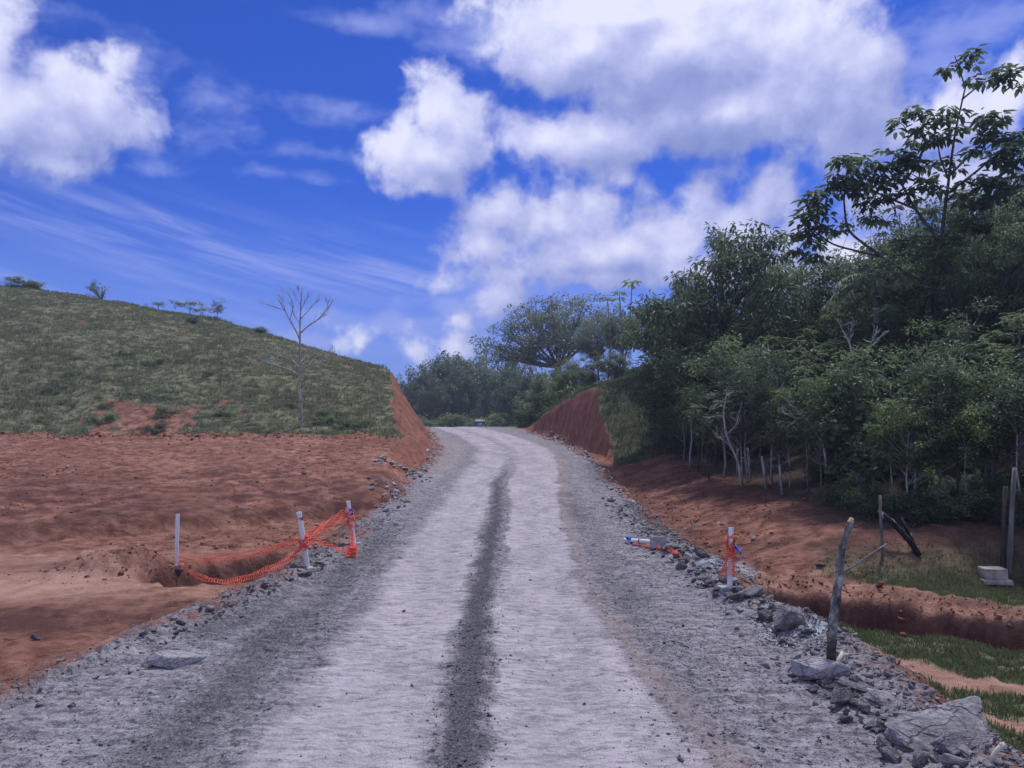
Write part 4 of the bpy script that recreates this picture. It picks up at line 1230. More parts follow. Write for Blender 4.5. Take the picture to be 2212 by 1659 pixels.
def build_props():
    # ---- left barrier
    tl, bl, ttl = post((383.9, 1110.5), (380.5, 1220), None, "upright white pipe post on the red earth mound left of the pit", .032, 0, (.22, .16, .08), .1)
    tm, bm_, ttm = post((646, 1107), (665.5, 1226), None, "white pipe post leaning left on the pit rim with red netting knotted at its middle", .037, -.25, (.31, .2, .12), .18)
    tr, br, ttr = post((752, 1082.6), (766, 1172), None, "white pipe post furthest up the left shoulder, draped in red netting", .034, -.15, (.2, .15, .06), .05)
    for t, a, b, nm in ((tm, bm_, ttm, 1),):
        s = Geo(); d = b - a
        s.tube([d * .86, d * .92], [.0385, .0385], 14, cap=False); s.build("tape", M['tape_red'], t)
    D1, D2, D3 = bl[1], bm_[1], br[1]
    def T(pts): return [at(x, y, min(D, hit(x, y + 6)[1] - .06)) for x, y, D in pts]
    mid12 = D1 * .5 + D2 * .5
    g = net("", T([(385, 1200, D1), (450, 1199, D1 * .8 + D2 * .2), (508, 1196, mid12), (590, 1178, D1 * .2 + D2 * .8), (651, 1160, D2 - .05)]),
            T([(385, 1219, D1), (450, 1219, D1 * .8 + D2 * .2), (508, 1213, mid12), (590, 1192, D1 * .2 + D2 * .8), (651, 1172, D2 - .05)]), 5, "", seed=2)
    tag(g.build("safety_net", M['net']), "upper orange safety net strip stretched from the mound post to the leaning post", "safety net", "orange safety netting on the left")
    Dn = D2 - .15
    g = net("", T([(383, 1213, D1 - .05), (418, 1236, D1 - .3), (485, 1257, D1 * .5 + Dn * .5 - .3), (552, 1236, Dn), (608, 1210, Dn), (652, 1174, D2 - .06)]),
            T([(383, 1219, D1 - .05), (418, 1246, D1 - .3), (485, 1263, D1 * .5 + Dn * .5 - .3), (552, 1252, Dn), (608, 1226, Dn), (654, 1186, D2 - .06)]), 4, "", rung=.055, seed=3)
    tag(g.build("safety_net", M['net']), "lower orange net strip sagging in a deep curve in front of the pit", "safety net", "orange safety netting on the left")
    g = net("", T([(657, 1152, D2), (700, 1129, D2 * .5 + D3 * .5), (750, 1096, D3 - .06)]), T([(657, 1170, D2), (700, 1150, D2 * .5 + D3 * .5), (751, 1118, D3 - .06)]), 7, "", rung=.06, seed=4)
    tag(g.build("safety_net", M['net']), "orange net strip rising from the leaning post to the furthest left post", "safety net", "orange safety netting on the left")
    bx = hit(760, 1205); bx = at(760, 1192, bx[1])
    g = net("", T([(660, 1162, D2)]) + T([(708, 1172, D2 * .5 + bx[1] * .5), (756, 1190, bx[1])]), T([(662, 1174, D2), (708, 1181, D2 * .5 + bx[1] * .5), (756, 1203, bx[1])]), 5, "", seed=5)
    kn = knot(bx, .06, 26, 8, (1, 1, 1.6)); g.add(np.concatenate(kn.v), q=np.concatenate(kn.q))
    tag(g.build("safety_net", M['net']), "twisted orange net running from the leaning post down to a bunch on the shoulder", "safety net", "orange safety netting on the left")
    d = ttm - bm_
    kn = knot(bm_ + d * .47, .045, 30, 9, (1, 1, 2.2))
    tag(kn.build("net_knot", M['net']), "knot of orange netting tied round the middle of the leaning post", "net knot")
    g = net("", T([(750, 1096, D3 - .05), (756, 1130, D3 - .06), (757, 1172, D3 - .05), (761, 1196, D3 - .1)]), T([(764, 1100, D3 - .05), (765, 1130, D3 - .06), (763, 1150, D3 - .05), (768, 1194, D3 - .1)]), 5, "", seed=6, rung=.04)
    kn = knot(br + (ttr - br) * .62, .05, 16, 10, (1, 1, 2.4)); g.add(np.concatenate(kn.v), q=np.concatenate(kn.q))
    tag(g.build("safety_net", M['net']), "torn orange netting hanging down the furthest left post", "safety net", "orange safety netting on the left")
    p0 = br + (ttr - br) * .80 + np.array([.01, -.05, 0])
    tag(ribbon([p0, p0 + [.05, -.02, .0], p0 + [.06, -.03, -.05], p0 + [.03, -.03, -.08]], .05, 4).build("ribbon", M['ribbon_blue']), "blue ribbon tied near the top of the furthest left post", "ribbon")
    # ---- right side: fallen post
    b = hit(1419, 1184); bl_ = np.array([b[0], b[1], b[2] + .10])
    tip = hit(1352, 1172); tipc = at(1350.5, 1166, tip[1] - .0)
    tf = empty("pipe_post", tuple(bl_), "white pipe post lying fallen on the right shoulder with its block on end", "post", "white pipe posts in concrete blocks")
    pipe_mesh((0, 0, 0), tipc - bl_, .034).build("pipe", M['pvc'], tf)
    me = block_mesh("block", .26, .19, .10)
    dv = Vector(tipc - bl_).normalized()
    o = link("concrete_block", me, M['concrete'], tf)
    qd = dv.to_track_quat('Z', 'Y'); o.rotation_mode = 'QUATERNION'; o.rotation_quaternion = qd; o.location = tuple(-np.array(dv) * .08)
    s = Geo(); vec = tipc - bl_
    s.tube([vec * .50, vec * .54], [.0365, .0365], 14, cap=False); s.build("tape", M['tape_red'], tf)
    p0 = bl_ + vec * .86
    tag(ribbon([p0 + [-.06, -.04, .05], p0 + [-.02, -.05, .03], p0 + [.03, -.05, .05], p0 + [.06, -.05, -.01], p0 + [0, -.06, -.03]], .07, 7).build("ribbon", M['ribbon_blue']), "blue ribbon tied near the open end of the fallen post", "ribbon")
    pts = [(1361, 1173), (1385, 1182), (1405, 1187), (1425, 1188), (1455, 1194), (1467, 1202), (1475, 1212)]
    tp = []; bt = []
    for x, y in pts:
        h = hit(x, y); tp.append(h + np.array([.0, .09, .05])); bt.append(h + np.array([.0, -.05, .02]))
    g = net("", tp, bt, 6, "", rung=.04, seed=12)
    tag(g.build("safety_net", M['net']), "loose orange netting trailing over the stones from the fallen post", "safety net", "orange safety netting on the right")
    # ---- right side: upright post
    tu, bu, ttu = post((1579.4, 1139.6), (1576, 1268), None, "upright white pipe post on the right shoulder beside the trench", .034, 0, (.27, .19, .10), .12)
    d = ttu - bu
    s = Geo(); s.tube([d * .52, d * .56], [.036, .036], 14, cap=False); s.build("tape", M['ribbon_yellow'], tu)
    Du = bu[1]
    kn = knot(bu + d * .70, .042, 26, 21, (1, 1, 2.6))
    for (x0, x1) in ((1573, 1553), (1571, 1560), (1588, 1586), (1584, 1583), (1574, 1566)):
        P = [at(x0, 1180, Du - .05), at((x0 * .7 + x1 * .3), 1212, Du - .06), at(x1, 1246, Du - .05)]
        P = np.stack([np.interp(np.linspace(0, 1, 10), [0, .5, 1], np.array(P)[:, i]) for i in range(3)], 1) + np.random.default_rng(x0).normal(0, .006, (10, 3))
        kn.tube(P, .006, 4, cap=False)
    for j in range(9):
        f = j / 9; y = 1195 + 50 * f
        kn.tube([at(1571 - 16 * f, y, Du - .05), at(1574 - 6 * f, y + 3, Du - .06), at(1586, y, Du - .05)], .0045, 4, cap=False)
    tag(kn.build("safety_net", M['net']), "orange netting wrapped round the upright post beside the trench", "safety net", "orange safety netting on the right")
    p0 = bu + d * .66 + np.array([.04, -.05, 0])
    tag(ribbon([p0, p0 + [.03, -.02, .01], p0 + [.06, -.02, -.03], p0 + [.07, -.03, -.06]], .05, 31).build("ribbon", M['ribbon_blue']), "blue ribbon on the upright post beside the trench", "ribbon")
    p0 = bu + d * .80 + np.array([.05, -.04, 0])
    tag(ribbon([p0 + [-.03, 0, -.04], p0, p0 + [.0, -.01, .05]], .04, 32).build("ribbon", M['ribbon_yellow']), "yellow ribbon sticking up behind the upright post beside the trench", "ribbon")
    # ---- wooden stake
    b = hit(1794, 1450)
    D = b[1]
    pts = [(1793, 1458), (1794, 1448), (1797, 1377), (1805, 1300), (1815, 1240), (1815.5, 1208), (1822, 1177), (1836.5, 1129)]
    P = np.array([at(x, y, D) for x, y in pts]) - b
    t = np.linspace(0, 1, 40); s = np.linspace(0, 1, len(P))
    Q = np.stack([np.interp(t, s, P[:, i]) for i in range(3)], 1)
    px = D / FOC
    R = np.interp(t, [0, .2, .5, .62, .66, .70, .8, 1], np.array([9.2, 9.4, 8.4, 8.0, 9.8, 7.0, 7.0, 6.3])) * px * 1.05
    st = empty("wooden_stake", tuple(b), "crooked lichened wooden stake with one thin side branch right of the road", "stake")
    g = Geo(); g.tube(Q, R, 14)
    V = g.v[0]
    for i in range(len(V)):
        V[i, :2] += .008 * np.array([float(vnoise(np.array([V[i, 0] * 22]), np.array([V[i, 2] * 16]), 5)[0]), float(vnoise(np.array([V[i, 1] * 22]), np.array([V[i, 2] * 16]), 6)[0])])
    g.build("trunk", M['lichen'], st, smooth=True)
    # slanting cut at the top
    tp = Q[-1]; ax = unit(Q[-1] - Q[-3])
    c = Geo(); a = np.arange(14) * 2 * PI / 14; u = unit(np.cross(ax, [0, 1, 0])); w = np.cross(ax, u)
    ring = tp + R[-1] * 1.0 * (np.cos(a)[:, None] * u + np.sin(a)[:, None] * w)
    top = tp + ax * .045 + R[-1] * .62 * (np.cos(a)[:, None] * u + (np.sin(a)[:, None] + .35) * w)
    k = np.arange(14); k2 = (k + 1) % 14
    c.add(np.concatenate([ring, top, [tp + ax * .05 + w * R[-1] * .25]]), q=np.stack([k, k2, 14 + k2, 14 + k], 1), t=np.stack([14 + k, 14 + k2, np.full(14, 28)], 1))
    c.build("cut_end", M['wood_cut'], st, smooth=False)
    pts = [(1816, 1238), (1825, 1234), (1845, 1222), (1866, 1208), (1890, 1191), (1916, 1174)]
    B = np.array([at(x, y, D - .02 * i) for i, (x, y) in enumerate(pts)]) - b
    g = Geo(); g.tube(B, np.array([3.6, 2.9, 2.4, 2.1, 1.8, 1.2]) * px, 7); g.build("branch", M['wood_grey'], st, smooth=True)
    # peeled stick by its foot
    h0 = hit(1803, 1441); h1 = at(1821, 1409, h0[1] + .05)
    g = Geo(); g.tube([h0 - [0, 0, .02], h0 * .6 + h1 * .4, h1], [.022, .020, .018], 8)
    g.tube([h0 * .3 + h1 * .7, h1 + [.05, -.01, -.01]], [.014, .010], 6)
    tag(g.build("stick", M['stick'], smooth=True), "short peeled stick leaning beside the foot of the wooden stake", "stick")
    # pale knotted stick in the corner
    pts = [(2138, 1650), (2146, 1634), (2152, 1622), (2162, 1614), (2170, 1606)]
    hb = hit(2150, 1655)
    g = Geo(); g.tube([at(x, y, hb[1]) for x, y in pts], [.014, .018, .015, .018, .012], 7); g.tube([at(2160, 1616, hb[1]), at(2163, 1604, hb[1])], [.012, .008], 6)
    tag(g.build("stick", M['stick'], smooth=True), "white knotted stick on the red earth beside the largest slab", "stick")
    # ---- survey monument
    h = hit(2146, 1258); S = h[1] / FOC
    mo = empty("concrete_marker", tuple(h), "weathered concrete block on a wider slab in the turf at the right", "marker", None, -.12)
    link("slab", block_mesh("slab", 58 * S, .32, .065, .01), M['concrete_tan'], mo, (0, 0, -.01))
    link("block", block_mesh("block", 46 * S, .24, 23 * S, .012), M['concrete_tan'], mo, (0, .01, .053))
    # ---- charred log and poles
    b0 = hit(1987, 1206)
    g = Geo(); P = np.array([at(1986, 1200, b0[1]), at(1962, 1165, b0[1] + .15), at(1930, 1130, b0[1] + .3), at(1897, 1103, b0[1] + .45)]) - b0
    g.tube(P, [.04, .044, .044, .036], 9)
    bo = empty("burnt_log", tuple(b0), "charred black log with white ash leaning against the trees", "log")
    g.build("trunk", M['burnt'], bo, smooth=True)
    g = Geo(); g.tube(np.array([at(1981, 1190, b0[1] + .1), at(1962, 1150, b0[1] + .2), at(1947, 1119, b0[1] + .3)]) - b0, [.03, .032, .025], 8); g.build("branch", M['burnt'], bo, smooth=True)
    for (x0, y0, x1, y1, r, lab, mt) in ((2178, 1238, 2192, 1010, .038, "tall grey pole behind the concrete marker", 'bark_grey'), (2165, 1228, 2172, 1050, .036, "darker pole close behind the tall grey pole", 'bark_dark'),
                                         (1906, 1212, 1901, 1070, .022, "short pale pole left of the burnt log", 'bark_grey')):
        h = hit(x0, y0); t = at(x1, y1, h[1]) - h
        g = Geo(); g.tube([np.array([0, 0, -.1]), t * .3 + [.006, 0, 0], t * .7 - [.006, 0, 0], t], [r, r * .97, r * .9, r * .85], 9)
        tag(g.build("wooden_pole", M[mt], None, tuple(h), True), lab, "pole")
    # pale fence stakes of the wood's edge
    for i, (x, y, hpx, r, mt) in enumerate(((1690, 1068, 62, .028, 'bark_pale'), (1656, 1056, 70, .04, 'bark_pale'), (1622, 1040, 72, .035, 'bark_pale'), (1592, 1030, 60, .028, 'wood_grey'), (1612, 1030, 55, .022, 'wood_grey'), (1516, 1000, 60, .03, 'bark_grey'))):
        h = hit(x, y); S = h[1] / FOC
        g = Geo(); lean = [-5, -9, -6, 2, -3, 4][i] * S
        g.tube([np.array([0, 0, -.1]), np.array([lean * .4, 0, hpx * S * .5]), np.array([lean, 0, hpx * S])], [r, r * .95, r * .8], 8)
        tag(g.build("fence_stake", M[mt], None, tuple(h), True), ["rightmost of the pale fence stakes at the edge of the wood", "thickest pale fence stake, leaning left at the edge of the wood", "pale leaning fence stake left of the thickest one",
            "thin straight grey fence stake at the top of the red bench", "thinnest fence stake, close beside the thin straight one", "dark fence stake furthest up the wood's edge"][i], "fence stake", "fence stakes along the wood")
    # ---- portable toilet over the crest
    c = at(1037, 907, 92); Z0 = gz(c[0], 92)
    pt = empty("portable_toilet", (c[0], 92, Z0), "blue portable toilet with a white roof beyond the road crest", "toilet", None, .06)
    top = c[2] - Z0
    W = 1.13; Hh = top - .22
    bm = bmesh.new(); bmesh.ops.create_cube(bm, size=1)
    for v in bm.verts: v.co = Vector((v.co.x * W, v.co.y * W, (v.co.z + .5) * Hh))
    bmesh.ops.bevel(bm, geom=[e for e in bm.edges if abs(e.verts[0].co.z - e.verts[1].co.z) > .5], offset=.07, segments=3, affect='EDGES')
    me = bpy.data.meshes.new("body"); bm.to_mesh(me); bm.free(); link("body", me, M['toilet_blue'], pt)
    bm = bmesh.new(); bmesh.ops.create_cube(bm, size=1)
    for v in bm.verts:
        s = 1.09 if v.co.z < 0 else .93
        v.co = Vector((v.co.x * W * s, v.co.y * W * s, Hh + .02 + (v.co.z + .5) * .22))
    bmesh.ops.bevel(bm, geom=bm.edges[:], offset=.06, segments=3, affect='EDGES')
    me = bpy.data.meshes.new("roof"); bm.to_mesh(me); bm.free(); link("roof", me, M['toilet_white'], pt)
    g = Geo(); g.box((.0, -W / 2 - .012, Hh - .36), (.56, .02, .26)); g.build("door_plate", M['toilet_pale'], pt)
    g = Geo(); g.box((.0, -W / 2 - .006, Hh * .46), (.82, .016, Hh * .86)); g.build("door", M['toilet_blue'], pt)


M['toilet_blue'] = make_simple("toilet_blue", [(.3, (.035, .11, .24)), (.7, (.05, .15, .30))], 4, .45, .05, .003, spec=.4)
M['toilet_white'] = make_simple("toilet_white", [(.3, (.74, .76, .8)), (.7, (.82, .84, .86))], 4, .45, .05, .003, spec=.4)
M['toilet_pale'] = make_simple("toilet_plate", [(.3, (.35, .45, .56)), (.7, (.45, .55, .65))], 4, .5, .05, .003)
build_props()

# ------------------------------------------------------------------ trees
def bez(p0, p1, p2, n=7):
    t = np.linspace(0, 1, n)[:, None]
    return (1 - t) ** 2 * p0 + 2 * t * (1 - t) * p1 + t ** 2 * p2


def clump_leaves(g, rng, c, rad, n, L, W, tint, six=True, droop=.35, flatten=.7):
    d = unit(rng.normal(0, 1, (n, 3))); r = rng.uniform(.25, 1, n) ** .6
    P = c + d * r[:, None] * np.array([rad, rad, rad * flatten])
    out = unit(d * np.array([1, 1, .5]) + rng.normal(0, .45, (n, 3)) - np.array([0, 0, droop]))
    N = unit(np.array([0, 0, 1.0]) + d * .5 + rng.normal(0, .35, (n, 3)))
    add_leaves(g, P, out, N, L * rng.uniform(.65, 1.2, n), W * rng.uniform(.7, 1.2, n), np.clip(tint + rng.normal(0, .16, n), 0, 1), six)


def frond(g, rng, p0, d, L, leaflets, ll, lw, tint, arch=.6):
    """one pinnate leaf"""
    t = np.linspace(.12, 1, leaflets)
    hd = unit(np.array([d[0], d[1], d[2]]))
    P = p0 + hd * (t * L)[:, None]; P[:, 2] -= arch * L * t ** 2
    T = np.gradient(P, axis=0)
    S = unit(np.cross(unit(T), np.array([0, 0, 1.0])))
    for sgn in (-1, 1):
        D = unit(S * sgn + unit(T) * .55 - np.array([0, 0, .35]) + rng.normal(0, .15, P.shape))
        add_leaves(g, P, D, np.array([0, 0, 1.0]) + rng.normal(0, .25, P.shape), ll * (1 - .4 * t ** 3), lw, np.clip(tint + rng.normal(0, .1, leaflets), 0, 1), False)
    g.tube(P[[0, leaflets // 2, -1]], [.006, .005, .003], 3, .3, cap=False)


def make_tree(seed, H=7.0, crown=(2.6, 2.6, 2.4), cz=.64, K=45, kind='leaf', per=80, L=.18, W=.06, rad=.55, trunk=.12, start=.3, shell=.35, lobes=.35,
              droop=.35, flatten=.7, six=True, stems=1, low=-1.0, frondl=.5, leaflets=11, arch=.6):
    """trunk and crown meshes of a tree H tall standing at the origin"""
    rng = np.random.default_rng(seed)
    tg, cg = Geo(), Geo()
    C0 = np.array([0, 0, H * cz])
    tops = []
    for s in range(stems):
        wx = np.cumsum(rng.normal(0, .05 * H / 8, (9, 2)), 0) + (rng.normal(0, .12, 2) * H * .12 if stems > 1 else 0) * np.linspace(0, 1, 9)[:, None]
        zz = np.linspace(-.15, H * .9, 9)
        P = np.concatenate([wx - wx[0] + (rng.normal(0, .12, 2) if stems > 1 else 0), zz[:, None]], 1)
        tg.tube(P, np.linspace(1.1, .22, 9) * trunk, 8, .5)
        tops.append(P)
    for i in range(K):
        d = unit(rng.normal(0, 1, 3)); d[2] = max(d[2], low) if d[2] < 0 else d[2]
        r = rng.uniform(shell, 1) ** .5
        lob = 1 + lobes * float(fbm(np.array([math.atan2(d[1], d[0]) * 1.4 + seed]), np.array([d[2] * 2.2]), 2, seed)[0]) * 1.6
        c = C0 + d * np.array(crown) * r * lob
        P = tops[i % stems]
        hd = math.hypot(c[0], c[1])
        hz = np.clip(c[2] - .75 * hd - .1 * H * rng.uniform(0, 1), H * start, H * .86)
        b = np.array([np.interp(hz, P[:, 2], P[:, 0]), np.interp(hz, P[:, 2], P[:, 1]), hz])
        m = b * .5 + c * .5 + np.array([0, 0, -.10 * hd]) + rng.normal(0, .1, 3)
        rr = trunk * (.16 + .30 * (1 - hz / H))
        tg.tube(bez(b, m, c), np.linspace(rr, rr * .25, 7), 5, .5)
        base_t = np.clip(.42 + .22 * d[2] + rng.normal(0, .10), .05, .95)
        cr = rad * rng.uniform(.7, 1.35)
        if kind == 'leaf':
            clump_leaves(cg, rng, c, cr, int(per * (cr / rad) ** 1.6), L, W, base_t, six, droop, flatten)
            for _ in range(2):       # twigs that poke out of the clump
                e = c + unit(d + rng.normal(0, .6, 3)) * cr * 1.25
                tg.tube([c, (c + e) / 2 + rng.normal(0, .04, 3), e], [rr * .25, rr * .18, rr * .1], 4, .5, cap=False)
                clump_leaves(cg, rng, e, cr * .42, max(4, per // 7), L, W, base_t + .08, six, droop, flatten)
        else:
            for _ in range(per):
                a = rng.uniform(0, 2 * PI); e = rng.uniform(-.25, .75)
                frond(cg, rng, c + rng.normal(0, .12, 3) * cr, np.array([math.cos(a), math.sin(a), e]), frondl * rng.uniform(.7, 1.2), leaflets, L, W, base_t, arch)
    return tg.mesh("trunk"), cg.mesh("crown")


def put_tree(proto, x, y_top, D, name, label, group, leaf, bark, cat="tree", Hproto=1.0, wide=1.0, rz=None, rng=random.Random(3), X=None, sink=.15):
    """stand a copy of a tree where the photograph shows it"""
    tm, cm = proto
    X = (x - 1106) / FOC * D if X is None else X
    Z0 = gz(X, D, False)
    top = at(x, y_top, D)[2]
    s = max(.25, (top - Z0) / Hproto)
    t = empty(name, (X, D, Z0 - sink * s * .3), label, cat, group, rng.uniform(0, 6.28) if rz is None else rz)
    t.scale = (s * wide, s * wide, s)
    for nm, me, mt in (("trunk", tm, bark), ("crown", cm, leaf)):
        if me is None: continue
        key = (me.name, mt)
        if key not in _tm:
            m2 = me.copy(); m2.materials.clear(); m2.materials.append(M[mt]); _tm[key] = m2
        o = bpy.data.objects.new(nm, _tm[key]); COL.objects.link(o); o.parent = t
    return t


_tm = {}


def topz(p):
    n = len(p[1].vertices); v = np.empty(n * 3); p[1].vertices.foreach_get("co", v); return float(np.percentile(v.reshape(-1, 3)[:, 2], 99.6))


def rosette(g, rng, c, d, n, L, W, tint):
    """umbrella of big drooping leaves at a twig end"""
    a = np.arange(n) * 2 * PI / n + rng.uniform(0, 6)
    el = rng.uniform(-.55, .15, n)
    D = np.stack([np.cos(a) * np.cos(el), np.sin(a) * np.cos(el), np.sin(el)], 1) + d * .25
    P = c + D * L * .35 + rng.normal(0, .03, (n, 3))
    for p in P:
        pass
    add_leaves(g, P, D, np.array([0, 0, 1.0]) + .3 * D + rng.normal(0, .15, (n, 3)), L * rng.uniform(.75, 1.2, n), W * rng.uniform(.8, 1.15, n), np.clip(tint + rng.normal(0, .12, n), 0, 1), True, .1, .35)


def traced_tree(name, label, base, D, segs, tips, leaf, bark, Lf, Wf, nl, seed, spread=1.0, cat="tree", per_tip=3, tipr=.22):
    """a tree whose limbs follow the photograph; every limb gets its own depth"""
    rng = np.random.default_rng(seed)
    b = hit(*base) if D is None else np.array([(base[0] - 1106) / FOC * D, D, gz((base[0] - 1106) / FOC * D, D)])
    t = empty(name, tuple(b), label, cat)
    g = Geo(); cg = Geo()
    def pt(p): return at(p[0], p[1], b[1] + (p[2] if len(p) > 2 else 0)) - b
    for pts, r0, r1 in segs:
        P = np.array([pt(p) for p in pts]); n = max(8, len(P) * 4)
        s = np.linspace(0, 1, len(P)); tt = np.linspace(0, 1, n)
        Q = np.stack([np.interp(tt, s, P[:, i]) for i in range(3)], 1)
        for _ in range(2): Q[1:-1] = (Q[:-2] + 2 * Q[1:-1] + Q[2:]) / 4
        g.tube(Q, np.linspace(r0, r1, n), 8, .5)
    for (x, y, dz, k) in tips:
        c = pt((x, y, dz))
        for _ in range(max(2, k)):
            e = c + rng.normal(0, 1, 3) * np.array([tipr, tipr * 1.3, tipr * .7])
            g.tube([c - np.array([0, 0, tipr * .8]), (c + e) / 2, e], [.018, .012, .008], 4, .5, cap=False)
            rosette(cg, rng, e, unit(e - c), nl, Lf, Wf, .4)
    if not tips:        # fine twigs along the bare limbs
        for pts, r0, r1 in segs:
            if r1 > .014: continue
            P = np.array([pt(p) for p in pts])
            for _ in range(5 + 2 * len(pts)):
                f = rng.uniform(.25, 1) * (len(P) - 1); i = min(int(f), len(P) - 2); c = P[i] + (P[i + 1] - P[i]) * (f - i)
                d = unit(unit(P[i + 1] - P[i]) + rng.normal(0, .55, 3) + np.array([0, 0, .35])) * rng.uniform(.15, .5) * b[1] / 33
                g.tube([c, c + d * .5 + rng.normal(0, .02, 3), c + d], [.007, .0055, .004], 4, .5, cap=False)
    g.build("trunk", M[bark], t, smooth=True)
    if tips: cg.build("crown", M[leaf], t)
    return t


def build_trees():
    rnd = random.Random(11)
    pr = {}
    pr['mango'] = [make_tree(s, 7, (2.5, 2.5, 2.6), .62, 75, 'leaf', 130, .24, .075, .55, .13, .28, .4, .4, .55) for s in (1, 2)]
    pr['round'] = [make_tree(s, 7, (3.0, 3.0, 2.4), .66, 75, 'leaf', 130, .20, .095, .66, .14, .3, .35, .3, .3) for s in (3, 4)]
    pr['feather'] = [make_tree(s, 6, (2.1, 2.1, 2.0), .66, 46, 'frond', 20, .10, .045, .55, .055, .22, .2, .4, frondl=.55, leaflets=12, stems=st, arch=.32) for s, st in ((5, 1), (6, 2), (7, 1))]
    pr['slender'] = [make_tree(s, 7, (1.55, 1.55, 2.5), .62, 44, 'leaf', 62, .16, .075, .42, .055, .2, .2, .45, .3) for s in (8, 9)]
    pr['bush'] = [make_tree(s, 2.2, (1.5, 1.5, 1.0), .48, 34, 'leaf', 100, .15, .075, .42, .035, .05, .2, .4, .25, stems=3, low=-.6) for s in (10, 12)]
    pr['bigleaf'] = [make_tree(13, 4.2, (1.25, 1.25, 1.35), .62, 34, 'leaf', 17, .34, .27, .42, .05, .15, .3, .3, .6)]
    pr['pole'] = [make_tree(s, 7, (1.25, 1.25, 1.5), .76, 24, 'leaf', 44, .18, .075, .42, .045, .45, .1, .6, .35) for s in (21, 22, 23)]
    pr['skyl'] = [make_tree(s, 3, (1.5, 1.5, .55), .78, 13, 'leaf', 26, .26, .13, .36, .06, .4, .2, .5, .2, .5, False) for s in (31, 32, 33)]
    pr['far'] = [make_tree(s, 8, (3.1, 3.1, 3.6), .56, 85, 'leaf', 85, .34, .20, .75, .15, .12, .45, .42, .3, .8, False) for s in (14, 15, 16)]
    pr['tall'] = [make_tree(17, 10, (3.0, 3.0, 3.0), .68, 75, 'leaf', 120, .22, .09, .6, .14, .35, .3, .45, .45)]
    tz = {k: [topz(p) for p in v] for k, v in pr.items()}

    def T(kind, x, yt, D, name, label, leaf, bark, group=None, i=None, wide=1.0, cat="tree", X=None):
        n = len(pr[kind]); i = rnd.randrange(n) if i is None else i
        return put_tree(pr[kind][i], x, yt, D, name, label, group, leaf, bark, cat, tz[kind][i], wide, None, rnd, X)

    # --- beyond the crest
    far = [(905, 800, 112, .85), (960, 772, 108, .9), (1000, 790, 104, .8), (1045, 770, 112, .9), (1085, 800, 106, .9), (1120, 790, 98, .8), (880, 830, 118, .8), (935, 815, 101, .7), (915, 785, 116, .9), (985, 765, 118, .9), (1065, 762, 116, 1.0), (1105, 770, 104, .9), (1140, 790, 92, .9)]
    fl = ["dark bushy tree second from the left in the row beyond the crest", "tallest dark tree left of the toilet beyond the crest", "dark leafy tree standing close left behind the toilet", "greyish tree rising straight behind the toilet",
          "pale stemmed tree just right behind the toilet", "rounded tree at the top end of the right cut face", "leftmost pale crowned tree showing beside the left cut face", "lower dark tree in front of the row beyond the crest", "dark tree rising at the back of the row's left end beyond the crest", "dark tree at the very back between the tallest one and the toilet",
          "dark tree at the back just right of the greyish one behind the toilet", "dense tree under the spreading tree's left tips", "dense tree under the middle of the spreading tree"]
    for (x, yt, D, w), lab in zip(far, fl):
        T('far', x, yt, D, "broadleaf_tree", lab, 'leaf_dark' if x not in (1045, 880, 1085) else 'leaf_grey', 'bark_grey', "trees beyond the crest", None, w)
    for i, (x, yt, D) in enumerate(((890, 888, 96), (950, 893, 95), (1000, 897, 95), (1075, 893, 95), (1110, 880, 92))):
        T('bush', x, yt, D, "shrub", ["leftmost low shrub at the foot of the far trees", "low dark shrub between the left cut and the toilet", "low shrub touching the toilet's left side", "low shrub just right of the toilet", "low yellowish shrub at the left tip of the right cut face"][i],
          'leaf_light' if i == 4 else 'leaf_mid', 'bark_grey', "shrubs beyond the crest", None, 1.6, "shrub")
    # --- spreading rain tree
    D = 74
    b = np.array([(1196 - 1106) / FOC * D, D]); z0 = gz(b[0], D)
    segs = [([(1205, 900), (1203, 830), (1206, 790)], .42, .36)]
    ends = [(1060, 742, -1), (1085, 712, 2), (1120, 690, -2), (1150, 668, 1), (1190, 655, -3), (1225, 650, 2), (1262, 655, -1), (1290, 675, 2), (1075, 765, 1), (1110, 770, -2), (1285, 715, -2), (1240, 700, 4), (1160, 700, 4), (1140, 735, -4), (1200, 690, -5), (1250, 735, -3)]
    rng = np.random.default_rng(77)
    rt = empty("rain_tree", (b[0], D, z0), "wide flat topped spreading tree on the skyline above the right cut face", "tree")
    org = np.array([b[0], D, z0]); g = Geo(); cg = Geo()
    def pt(x, y, d): return at(x, y, D + d) - org
    fork = pt(1206, 792, 0)
    g.tube([np.array([0, 0, -.3]), fork * .5, fork], [.45, .38, .34], 9)
    for (x, y, d) in ends:
        e = pt(x, y, d); m = fork * .5 + e * .5 - np.array([0, 0, .10 * np.linalg.norm(e - fork)])
        Q = bez(fork, m, e, 10); g.tube(Q, np.linspace(.17, .03, 10), 6)
        for j in range(15):
            f = rng.uniform(.5, 1.05); c = fork * (1 - f) + e * f + np.array([rng.normal(0, .9), rng.normal(0, 1.2), rng.normal(.25, .35)])
            q = Q[min(9, int(f * 8))]
            g.tube([q, (q + c) / 2 - [0, 0, .1], c], [.05, .03, .015], 4, cap=False)
            clump_leaves(cg, rng, c, .85, 62, .27, .16, np.clip(.55 + rng.normal(0, .12), 0, 1), False, .1, .5)
    g.build("trunk", M['bark_grey'], rt, smooth=True); cg.build("crown", M['leaf_grey'], rt)
